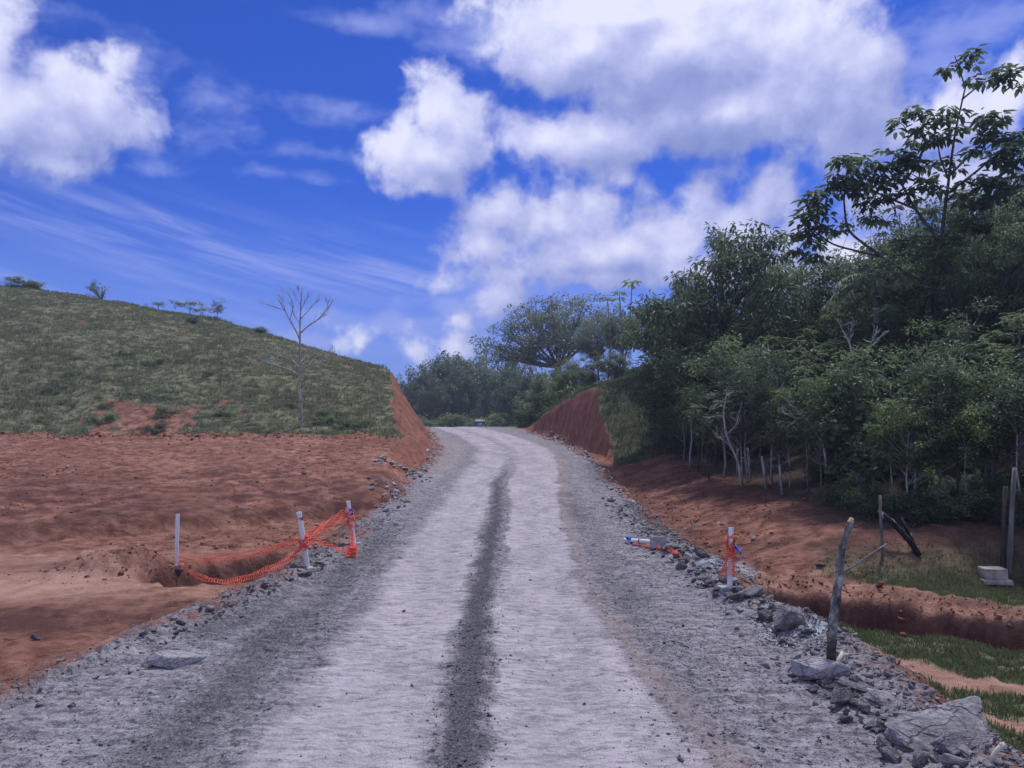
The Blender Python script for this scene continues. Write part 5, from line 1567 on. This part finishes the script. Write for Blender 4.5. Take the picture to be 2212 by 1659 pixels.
    # --- crest of the right cut
    for i, (x, yt, D, kd, lf) in enumerate(((1150, 845, 60, 'bush', 'leaf_mid'), (1190, 800, 57, 'round', 'leaf_mid'), (1235, 775, 52, 'round', 'leaf_mid'), (1280, 760, 48, 'feather', 'leaf_mid'), (1225, 815, 50, 'bush', 'leaf_light'), (1170, 822, 64, 'round', 'leaf_dark'), (1255, 795, 58, 'round', 'leaf_dark'),
                                            (1296, 668, 60, 'tall', 'leaf_grey'), (1345, 662, 56, 'tall', 'leaf_mid'), (1330, 760, 46, 'round', 'leaf_mid'), (1310, 815, 43, 'bush', 'leaf_mid'))):
        T(kd, x, yt, D, "shrub" if kd == 'bush' else "broadleaf_tree", ["low bush nearest the left tip of the right cut face", "round green tree above the left half of the right cut face", "round green tree above the peak of the right cut face", "feathery tree right of the peak of the right cut face",
          "pale green bush on the rim of the right cut face", "dark tree filling the gap under the spreading tree", "dark tree below the right side of the spreading tree", "tall greyish tree touching the spreading tree's right side", "tall tree right of the spreading tree on the skyline",
          "dense round tree behind the grassy nose of the right hill", "bush on the grassy nose above the right cut face"][i], lf, 'bark_grey', None, None, 1.0, "shrub" if kd == 'bush' else "tree")
    # thin umbrella saplings on the skyline
    for i, (x, yt, xb, yb, D) in enumerate(((1365, 606, 1340, 690, 50), (1312, 640, 1312, 700, 52), (1338, 630, 1336, 690, 51))):
        rng = np.random.default_rng(100 + i)
        X0 = (xb - 1106) / FOC * D; z0 = gz(X0, D); t = empty("umbrella_sapling", (X0, D, z0), ["tallest thin leaning sapling poking above the trees left of the big dark tree", "leftmost thin umbrella topped sapling on the skyline", "middle thin umbrella topped sapling on the skyline"][i], "sapling", "umbrella saplings on the skyline")
        e = at(x, yt + 6, D) - np.array([X0, D, z0]); g = Geo(); cg = Geo()
        g.tube([np.array([0, 0, -.1]), e * .5 + [.25, 0, .3], e], [.07, .05, .03], 6)
        for _ in range(3): rosette(cg, rng, e + rng.normal(0, .12, 3), np.array([0, 0, 1.0]), 9, .42, .16, .6)
        g.build("trunk", M['bark_grey'], t); cg.build("crown", M['leaf_light'], t)
    # --- the wood on the right: back to front
    wood = [
        # kind, x, ytop, D, leaf, bark, label
        ('mango', 1560, 496, 27, 'leaf_dark', 'bark_dark', "big dark dense tree at the left end of the tall wood", "mango_tree", 1.05),
        ('mango', 1480, 600, 30, 'leaf_dark', 'bark_dark', "dark leafy tree tucked left behind the big dark tree", "mango_tree", 1.0),
        ('round', 1420, 650, 36, 'leaf_mid', 'bark_grey', "mid green tree on the slope left of the big dark tree", "broadleaf_tree", 1.0),
        ('round', 1690, 552, 31, 'leaf_mid', 'bark_dark', "round olive topped tree right of the big dark tree", "broadleaf_tree", .9),
        ('round', 1640, 620, 36, 'leaf_dark', 'bark_dark', "shadowed round tree between the big dark tree and the olive topped one", "broadleaf_tree", .9),
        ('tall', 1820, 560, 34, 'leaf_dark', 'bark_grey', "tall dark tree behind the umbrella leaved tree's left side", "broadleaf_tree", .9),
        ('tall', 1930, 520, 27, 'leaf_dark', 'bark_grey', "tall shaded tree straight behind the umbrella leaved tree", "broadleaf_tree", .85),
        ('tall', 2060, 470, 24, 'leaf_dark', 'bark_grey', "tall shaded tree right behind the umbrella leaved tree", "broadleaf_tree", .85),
        ('feather', 2150, 392, 20, 'leaf_mid', 'bark_grey', "tall feathery tree at the right edge with a drooping crown", "feathery_tree", 1.0),
        ('tall', 2230, 365, 26, 'leaf_dark', 'bark_grey', "tall tree cut off by the right edge of the picture", "broadleaf_tree", .9),
        ('tall', 1985, 452, 26, 'leaf_dark', 'bark_grey', "broad dark tree filling the wood behind the umbrella leaved tree's fork", "broadleaf_tree", 1.0),
        ('round', 2105, 410, 22, 'leaf_dark', 'bark_grey', "wide dark crowned tree under the umbrella leaved tree's right limbs", "broadleaf_tree", .9),
        ('tall', 2195, 440, 18, 'leaf_mid', 'bark_grey', "mid green crown hanging over the right edge of the wood", "broadleaf_tree", .8),
        ('round', 1900, 560, 30, 'leaf_mid', 'bark_dark', "mid green crown between the slender trees and the umbrella leaved tree", "broadleaf_tree", .9),
        ('slender', 1800, 470, 26, 'leaf_dark', 'bark_grey', "slender tree left of the umbrella leaved tree", "slender_tree", 1.0),
        ('slender', 1880, 455, 23, 'leaf_dark', 'bark_grey', "slender tree crossing the umbrella leaved tree's left branches", "slender_tree", 1.0),
        ('feather', 1475, 745, 34, 'leaf_mid', 'bark_grey', "feathery tree on the slope above the grassy nose", "feathery_tree", 1.0),
        ('feather', 1515, 735, 28, 'leaf_grey', 'bark_pale', "pale feathery tree below the big dark tree's left side", "feathery_tree", 1.0),
        ('feather', 1545, 760, 24, 'leaf_mid', 'bark_dark', "feathery tree under the big dark tree", "feathery_tree", 1.0),
        ('feather', 1640, 700, 24, 'leaf_light', 'bark_grey', "light green feathery tree in the middle of the wood", "feathery_tree", .9),
        ('feather', 1745, 705, 22, 'leaf_mid', 'bark_grey', "feathery tree right of the light green one in the middle of the wood", "feathery_tree", 1.0),
        ('round', 1840, 640, 25, 'leaf_mid', 'bark_grey', "mid green tree under the umbrella leaved tree's left side", "broadleaf_tree", .8),
        ('feather', 1930, 660, 20, 'leaf_mid', 'bark_grey', "feathery tree in front of the umbrella leaved tree's trunk", "feathery_tree", 1.0),
        ('round', 2040, 610, 21, 'leaf_dark', 'bark_dark', "dark round tree right of the umbrella leaved tree's trunk", "broadleaf_tree", .8),
        ('round', 2150, 590, 18.5, 'leaf_dark', 'bark_dark', "dark round tree at the right edge halfway up the wood", "broadleaf_tree", .8),
        ('slender', 2095, 640, 16.5, 'leaf_dark', 'bark_grey', "slender dark tree near the right edge of the wood", "slender_tree", 1.2),
        ('slender', 2010, 700, 16.5, 'leaf_mid', 'bark_grey', "slender tree in front of the wood behind the burnt log", "slender_tree", 1.2),
        ('feather', 2210, 640, 15, 'leaf_mid', 'bark_grey', "feathery tree half cut off by the right edge", "feathery_tree", 1.0),
        ('slender', 1530, 800, 21.5, 'leaf_mid', 'bark_dark', "slender dark stemmed tree at the top of the red bench", "slender_tree", 1.1),
        ('feather', 1600, 830, 19.5, 'leaf_grey', 'bark_pale', "small pale stemmed feathery tree behind the fence stakes", "feathery_tree", 1.0),
        ('slender', 1680, 780, 18.5, 'leaf_mid', 'bark_pale', "slender pale stemmed tree right of the fence stakes", "slender_tree", 1.1),
        ('feather', 1770, 790, 17, 'leaf_light', 'bark_grey', "light green feathery tree over the right end of the red bench", "feathery_tree", .9),
        ('slender', 1810, 740, 15.6, 'leaf_dark', 'bark_dark', "slender tree with a dark thin trunk above the end of the red bench", "slender_tree", 1.1),
        ('bigleaf', 1890, 870, 14.6, 'leaf_mid', 'bark_grey', "small tree with very large round leaves above the wooden stake", "big_leaf_tree", 1.25),
        ('feather', 1975, 830, 13.6, 'leaf_mid', 'bark_pale', "feathery tree with a pale trunk beside the burnt log", "feathery_tree", .9),
        ('slender', 2065, 800, 13.4, 'leaf_dark', 'bark_dark', "dark slender tree left of the concrete marker", "slender_tree", 1.2),
        ('feather', 2140, 850, 13.2, 'leaf_mid', 'bark_grey', "low feathery tree behind the concrete marker", "feathery_tree", 1.0),
        ('slender', 2225, 760, 12.6, 'leaf_dark', 'bark_grey', "dark slender tree at the extreme right edge near the poles", "slender_tree", 1.2),
        ('slender', 1455, 735, 31, 'leaf_dry', 'bark_pale', "yellowish dry slender tree beside the pale feathery tree", "slender_tree", 1.3),
        ('slender', 1475, 840, 26.5, 'leaf_mid', 'bark_pale', "slender tree over the upper end of the red bench", "slender_tree", 1.2),
        ('feather', 1450, 780, 38, 'leaf_light', 'bark_grey', "light feathery tree on the grassy nose beside the red cut", "feathery_tree", .9),
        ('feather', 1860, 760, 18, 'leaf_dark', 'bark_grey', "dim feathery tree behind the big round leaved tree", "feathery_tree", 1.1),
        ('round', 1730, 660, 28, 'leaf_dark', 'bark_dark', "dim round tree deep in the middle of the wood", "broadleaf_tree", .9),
        ('round', 1500, 690, 33, 'leaf_mid', 'bark_dark', "mid green round tree behind the pale feathery tree", "broadleaf_tree", .9),
    ]
    edge = [(1490, 800, 24.5, 'bark_pale'), (1508, 770, 23.2, 'bark_dark'), (1560, 800, 21.6, 'bark_pale'), (1612, 770, 20.2, 'bark_pale'), (1665, 760, 18.9, 'bark_pale'), (1702, 800, 18.0, 'bark_pale'), (1745, 780, 17.2, 'bark_grey'), (1803, 830, 15.6, 'bark_dark'),
            (1842, 820, 15.0, 'bark_grey'), (1925, 860, 13.8, 'bark_pale'), (1962, 840, 13.2, 'bark_pale'), (2015, 800, 13.6, 'bark_grey'), (2080, 850, 12.8, 'bark_grey'), (2120, 780, 13.6, 'bark_grey'), (2195, 830, 12.4, 'bark_pale')]
    elab = ["left end of the row", "dark trunked one near the row's left end", "pale one left of the fence stakes", "pale one over the thin fence stakes", "pale one over the leaning fence stakes", "pale one right of the fence stakes", "grey one over the red bench", "dark trunked one at the red bench's end",
            "grey one left of the big round leaves", "pale one straight above the burnt log", "palest one right of the burnt log", "grey one between the log and the marker", "grey one left of the concrete marker", "grey one behind the concrete marker", "pale one at the right edge"]
    for (x, yt, D, bk), lb in zip(edge, elab):
        T('pole' if rnd.random() < .7 else 'slender', x, yt + rnd.uniform(-90, 60), D, "pole_tree", "thin stemmed tree along the wood's edge, " + lb, rnd.choice(['leaf_mid', 'leaf_dark', 'leaf_dark', 'leaf_mid', 'leaf_light']), bk, "thin stemmed trees along the wood's edge", None, 1.15)
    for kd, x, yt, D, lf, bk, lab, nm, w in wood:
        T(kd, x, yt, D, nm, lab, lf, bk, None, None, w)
    for i in range(14):
        D = 9 + i * 1.6 + rnd.uniform(-.5, .5); X0 = D * .72 + 1.6 + rnd.uniform(0, 4.5)
        T(rnd.choice(['tall', 'round', 'feather']), 2250, rnd.uniform(330, 560), D, "broadleaf_tree", "tree of the same wood standing beyond the picture's edge on the slope", rnd.choice(['leaf_mid', 'leaf_dark']), 'bark_grey', "trees beyond the picture's edge", None, .85, "tree", X0)
    # undergrowth
    ug = [(1470, 900, 29), (1510, 905, 27.5), (1560, 920, 25.5), (1590, 890, 26), (1640, 910, 24.5), (1700, 880, 24.5), (1760, 910, 22.5), (1690, 940, 22.5), (1830, 900, 19), (1900, 930, 17.5), (1960, 960, 16.5),
          (2030, 930, 16), (2090, 980, 15), (2150, 940, 15.5), (2205, 1000, 13.6), (1990, 1040, 14.5), (2070, 1060, 13.8), (2130, 1080, 13.2), (1870, 1090, 13.9), (1930, 1105, 13.2), (1985, 1110, 12.9), (2040, 1120, 12.7), (2100, 1130, 12.6), (2200, 1120, 12.2), (1820, 1060, 15.0), (1860, 1020, 16.0), (1780, 990, 18), (1480, 850, 30), (1560, 850, 28), (1660, 830, 27), (1760, 800, 27), (1880, 790, 25), (2000, 770, 24), (2110, 740, 23), (2200, 760, 20)]
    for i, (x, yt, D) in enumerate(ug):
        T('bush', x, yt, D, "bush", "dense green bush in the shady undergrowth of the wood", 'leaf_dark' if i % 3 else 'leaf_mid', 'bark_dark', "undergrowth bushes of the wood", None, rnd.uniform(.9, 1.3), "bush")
    # --- umbrella leaved tree, limbs traced
    segs = [([(1985, 1030), (1988, 900), (2000, 720), (2012, 620)], .095, .07), ([(2012, 620), (2035, 500), (2048, 400), (2062, 290), (2085, 190)], .055, .02),
            ([(2012, 620), (1960, 590, .3), (1905, 555, .6)], .036, .02), ([(2012, 620), (2060, 585, -.4), (2100, 560, -.6), (2130, 500, -.8)], .036, .02),
            ([(2030, 520), (1975, 450, .4), (1950, 400, .5), (1920, 370, .6)], .045, .02), ([(1950, 400, .5), (1990, 340, .4), (2000, 300, .4)], .03, .015), ([(1975, 450, .4), (1900, 420, .7), (1870, 400, .9)], .035, .018),
            ([(2050, 390), (2030, 340, -.2), (2025, 300, -.3)], .03, .015), ([(2050, 380), (2100, 330, .4), (2150, 280, .5)], .035, .016), ([(2045, 420), (2110, 370, -.5), (2170, 320, -.7), (2200, 300, -.7)], .035, .016),
            ([(2078, 215), (2120, 180, .2), (2170, 160, .3)], .025, .012), ([(2085, 190), (2070, 140), (2062, 120)], .02, .01), ([(1905, 555, .6), (1830, 500, .8), (1822, 430, .9), (1830, 370, .9)], .04, .018), ([(1905, 555, .6), (1800, 530, 1), (1760, 500, 1.1)], .035, .018),
            ([(2130, 500, -.8), (2150, 420, -.9), (2180, 380, -.9)], .03, .015)]
    tips = [(2062, 125, 0, 3), (2095, 135, .1, 3), (2120, 150, .2, 3), (2150, 160, .3, 3), (2180, 170, .3, 3), (2200, 180, .3, 2), (2150, 175, .3, 2), (1965, 245, .4, 3), (1990, 255, .4, 3), (1998, 285, .4, 4), (1960, 275, .5, 3), (2030, 250, -.3, 4), (2050, 265, -.2, 4), (2025, 285, -.3, 4), (2045, 300, -.2, 3),
            (1925, 345, .6, 3), (1945, 335, .6, 4), (1985, 330, .4, 4), (2000, 345, .4, 3), (1965, 355, .5, 3), (1920, 385, .6, 4), (1940, 400, .6, 3), (1905, 370, .7, 3), (2115, 280, .4, 4), (2140, 260, .5, 3), (2165, 250, .5, 3), (2100, 255, .3, 2), (2150, 300, .2, 4), (2180, 290, -.4, 4), (2120, 320, .2, 4), (2200, 320, -.7, 4), (2170, 335, -.6, 4), (2130, 350, -.4, 4), (2195, 350, -.7, 4), (2205, 280, -.5, 3),
            (1810, 345, .9, 4), (1835, 335, .9, 3), (1860, 345, .9, 3), (1800, 375, .9, 4), (1830, 380, .9, 4), (1855, 375, .9, 4), (1815, 405, .9, 4), (1845, 400, .9, 3), (1880, 345, .8, 2), (1745, 440, 1.1, 4), (1765, 430, 1.1, 4), (1735, 465, 1.1, 4), (1765, 460, 1.1, 4), (1750, 490, 1.1, 4), (1740, 515, 1.1, 3), (1775, 490, 1.1, 3),
            (2000, 390, 0, 4), (2030, 400, 0, 3), (1985, 375, .3, 3), (2170, 390, -.9, 4), (2195, 400, -.9, 4), (2140, 400, -.8, 4), (2110, 390, -.6, 4), (1900, 420, .7, 3), (1870, 405, .9, 3), (1720, 500, 1.1, 3), (1725, 530, 1.1, 3), (1790, 415, .9, 3), (1770, 545, 1.0, 3), (1800, 500, .9, 3), (1890, 470, .7, 3), (1860, 450, .8, 3), (1935, 450, .5, 3), (1975, 420, .3, 3), (2060, 360, 0, 3), (2080, 420, -.3, 3), (2120, 440, -.6, 3), (2180, 440, -.8, 3), (2205, 430, -.8, 3), (2150, 480, -.8, 3)]
    traced_tree("umbrella_tree", "tall open tree with drooping umbrella leaf clusters against the sky at the right", (1985, 1120), 20, segs, tips, 'leaf_dark', 'bark_dark', .25, .13, 9, 9, per_tip=3, tipr=.17)
    # palm with drooping fronds in the wood
    Dp = 21; X0 = (1885 - 1106) / FOC * Dp; z0 = gz(X0, Dp); org = np.array([X0, Dp, z0])
    pm = empty("palm", tuple(org), "palm with long drooping fronds in the middle of the wood", "palm")
    g = Geo(); top = at(1890, 605, Dp) - org; g.tube([np.array([0, 0, -.1]), top * .5 + [.08, 0, 0], top], [.11, .09, .08], 9); g.build("trunk", M['bark_grey'], pm, smooth=True)
    rng = np.random.default_rng(55); cg = Geo()
    for i in range(13):
        a = i * 2 * PI / 13 + rng.uniform(-.2, .2)
        frond(cg, rng, top, np.array([math.cos(a), math.sin(a), rng.uniform(.2, .9)]), rng.uniform(1.2, 1.7), 34, .42, .045, .6, .75)
    cg.build("crown", M['leaf_grey'], pm)
    # bare pale branches in the wood
    for i, (segs, base, D, lab) in enumerate((
        ([([(1845, 905), (1847, 850), (1850, 800)], .035, .03), ([(1850, 800), (1835, 740), (1815, 705)], .025, .010), ([(1850, 800), (1880, 750), (1915, 715)], .022, .01), ([(1835, 745), (1838, 715), (1842, 700)], .012, .006), ([(1868, 770), (1885, 735), (1895, 715)], .014, .006)], (1845, 1010), 15.8, "bare forked whitish branch standing in the middle of the wood"),
        ([([(1602, 1050), (1596, 1000), (1568, 940), (1562, 890), (1570, 850)], .04, .012), ([(1568, 940), (1590, 920), (1600, 880)], .016, .007), ([(1580, 965), (1560, 950), (1545, 935)], .012, .006)], (1603, 1060), None, "bare crooked pale sapling above the fence stakes"),
        ([([(1785, 1010), (1780, 960), (1740, 900), (1700, 870), (1690, 840)], .03, .01), ([(1740, 900), (1720, 905), (1690, 890)], .014, .006)], (1786, 1040), 16.2, "bare arching grey sapling in front of the big round leaved tree"))):
        traced_tree("bare_sapling", lab, base, D, segs, [], 'leaf_dark', 'bark_pale', .1, .05, 3, 60 + i, cat="sapling")
    # --- bare pale tree on the left hill
    hb = hit(648, 924); D = hb[1]
    segs = [([(648, 926), (651, 880), (646, 840), (647, 800), (648, 740), (648, 700), (650, 650), (653, 620)], .082, .018),
            ([(648, 735), (640, 715), (625, 690), (615, 670), (600, 645), (565, 655)][:5], .04, .012), ([(615, 670), (590, 662, .2), (560, 652, .3)], .02, .008), ([(618, 676), (610, 650, .2), (602, 635, .2)], .016, .007), ([(626, 690), (634, 665), (628, 640), (610, 628)], .02, .008),
            ([(649, 720), (664, 705), (688, 690), (705, 670), (718, 650)], .036, .010), ([(705, 670), (708, 655), (704, 648)], .012, .006), ([(688, 690), (702, 682, .2), (712, 662, .3)], .015, .006), ([(649, 690), (665, 672), (680, 655), (688, 648)], .022, .008), ([(650, 668), (660, 650), (668, 636)], .016, .006), ([(650, 660), (640, 645), (634, 632)], .016, .006), ([(652, 640), (645, 630), (644, 622)], .012, .006), ([(649, 700), (636, 682), (630, 660)], .016, .007),
            ([(647, 812), (630, 800), (600, 790), (575, 782), (555, 772, -.3)], .038, .010), ([(600, 790), (585, 780, .4), (568, 778, .6)], .016, .006), ([(575, 782), (560, 785), (545, 780)], .012, .005), ([(646, 795), (635, 780, .6), (610, 770, 1), (585, 762, 1.2), (572, 758, 1.3)], .026, .007), ([(610, 770, 1), (600, 760, 1.2), (596, 755, 1.2)], .01, .005), ([(635, 780, .6), (625, 768, .8), (612, 760, 1)], .012, .005),
            ([(648, 806), (665, 790, -.3), (690, 785, -.4), (715, 775, -.5), (725, 765, -.5)], .032, .008), ([(690, 785, -.4), (705, 770, -.2), (712, 760, 0)], .014, .006), ([(665, 790, -.3), (680, 772, .3), (700, 762, .6)], .016, .006), ([(647, 785), (655, 775, .5), (662, 768, .8)], .02, .008), ([(648, 775), (660, 765), (672, 760)], .014, .006)]
    traced_tree("bare_tree", "leafless pale tree with forked upper limbs at the foot of the grassy hill", (648, 924), None, segs, [], 'leaf_dark', 'bark_pale', .1, .05, 3, 44)
    # --- shrubs on the left skyline and slope
    for i, (x, yt, D, kd, lf, nm, lab, w) in enumerate((
        (40, 598, 60, 'bush', 'leaf_mid', "shrub", "green bush at the far left on the hill's skyline", 2.0), (64, 612, 60, 'bush', 'leaf_mid', "shrub", "smaller green bush just right of the far left skyline bush", 1.3),
        (196, 630, 60.5, 'slender', 'leaf_mid', "sapling", "small leafy sapling left of the open shrub on the skyline", 1.0),
        (335, 650, 59, 'skyl', 'leaf_mid', "small_tree", "small rounded umbrella bush on the skyline left of the larger one", 1.6), (405, 645, 57, 'skyl', 'leaf_grey', "small_tree", "larger umbrella shaped small tree on the hill's skyline", 1.9), (432, 662, 56.5, 'skyl', 'leaf_mid', "small_tree", "low leafy tree merging with the larger umbrella tree's right side", 1.7),
        (412, 694, 51, 'bush', 'leaf_dark', "shrub", "dark green shrub standing on the slope below the skyline trees", 1.0), (465, 698, 55, 'slender', 'leaf_grey', "sapling", "thin sapling on the skyline right of the umbrella trees", 1.2), (560, 717, 53.5, 'bush', 'leaf_light', "shrub", "tiny pale shrub on the skyline left of the bare tree", 1.4))):
        X0 = (x - 1106) / FOC * D
        T(kd, x, yt, D, nm, lab, lf, 'bark_grey', None, None, w, "shrub" if nm == 'shrub' else "tree")
    Dm = 60; rng = np.random.default_rng(123)
    X0 = (212 - 1106) / FOC * Dm; z0 = gz(X0, Dm); org = np.array([X0, Dm, z0]); sh = empty("open_shrub", tuple(org), "sparse twiggy shrub with few leaves on the hill's skyline", "shrub")
    g = Geo(); cg = Geo()
    for i in range(16):
        e = at(rng.uniform(186, 238), rng.uniform(618, 645), Dm + rng.uniform(-.5, .5)) - org
        g.tube(bez(np.array([0, 0, -.1]), e * .5 + [0, 0, .2], e), np.linspace(.05, .015, 7), 5); clump_leaves(cg, rng, e, .22, 12, .16, .09, .5, False)
    g.build("trunk", M['bark_grey'], sh); cg.build("crown", M['leaf_grey'], sh)
    # tussocks that stand out
    for i in range(85):
        x = rnd.uniform(5, 850); yb = rnd.uniform(760, 925)
        p = hit(x, yb, True, 30, 62)
        if p[1] > 58 or edge_l(p[1]) - p[0] < 2.5: continue
        t = T('bush', x, 0, p[1], "tussock", "dark leafy weed clump on the grassy hill", 'leaf_mid' if i % 2 else 'leaf_dark', 'bark_dark', "weed clumps on the hill", None, 1.5, "weed clump", X=p[0])
        s = rnd.uniform(.10, .28); t.scale = (s * 1.5, s * 1.5, s)


build_trees()
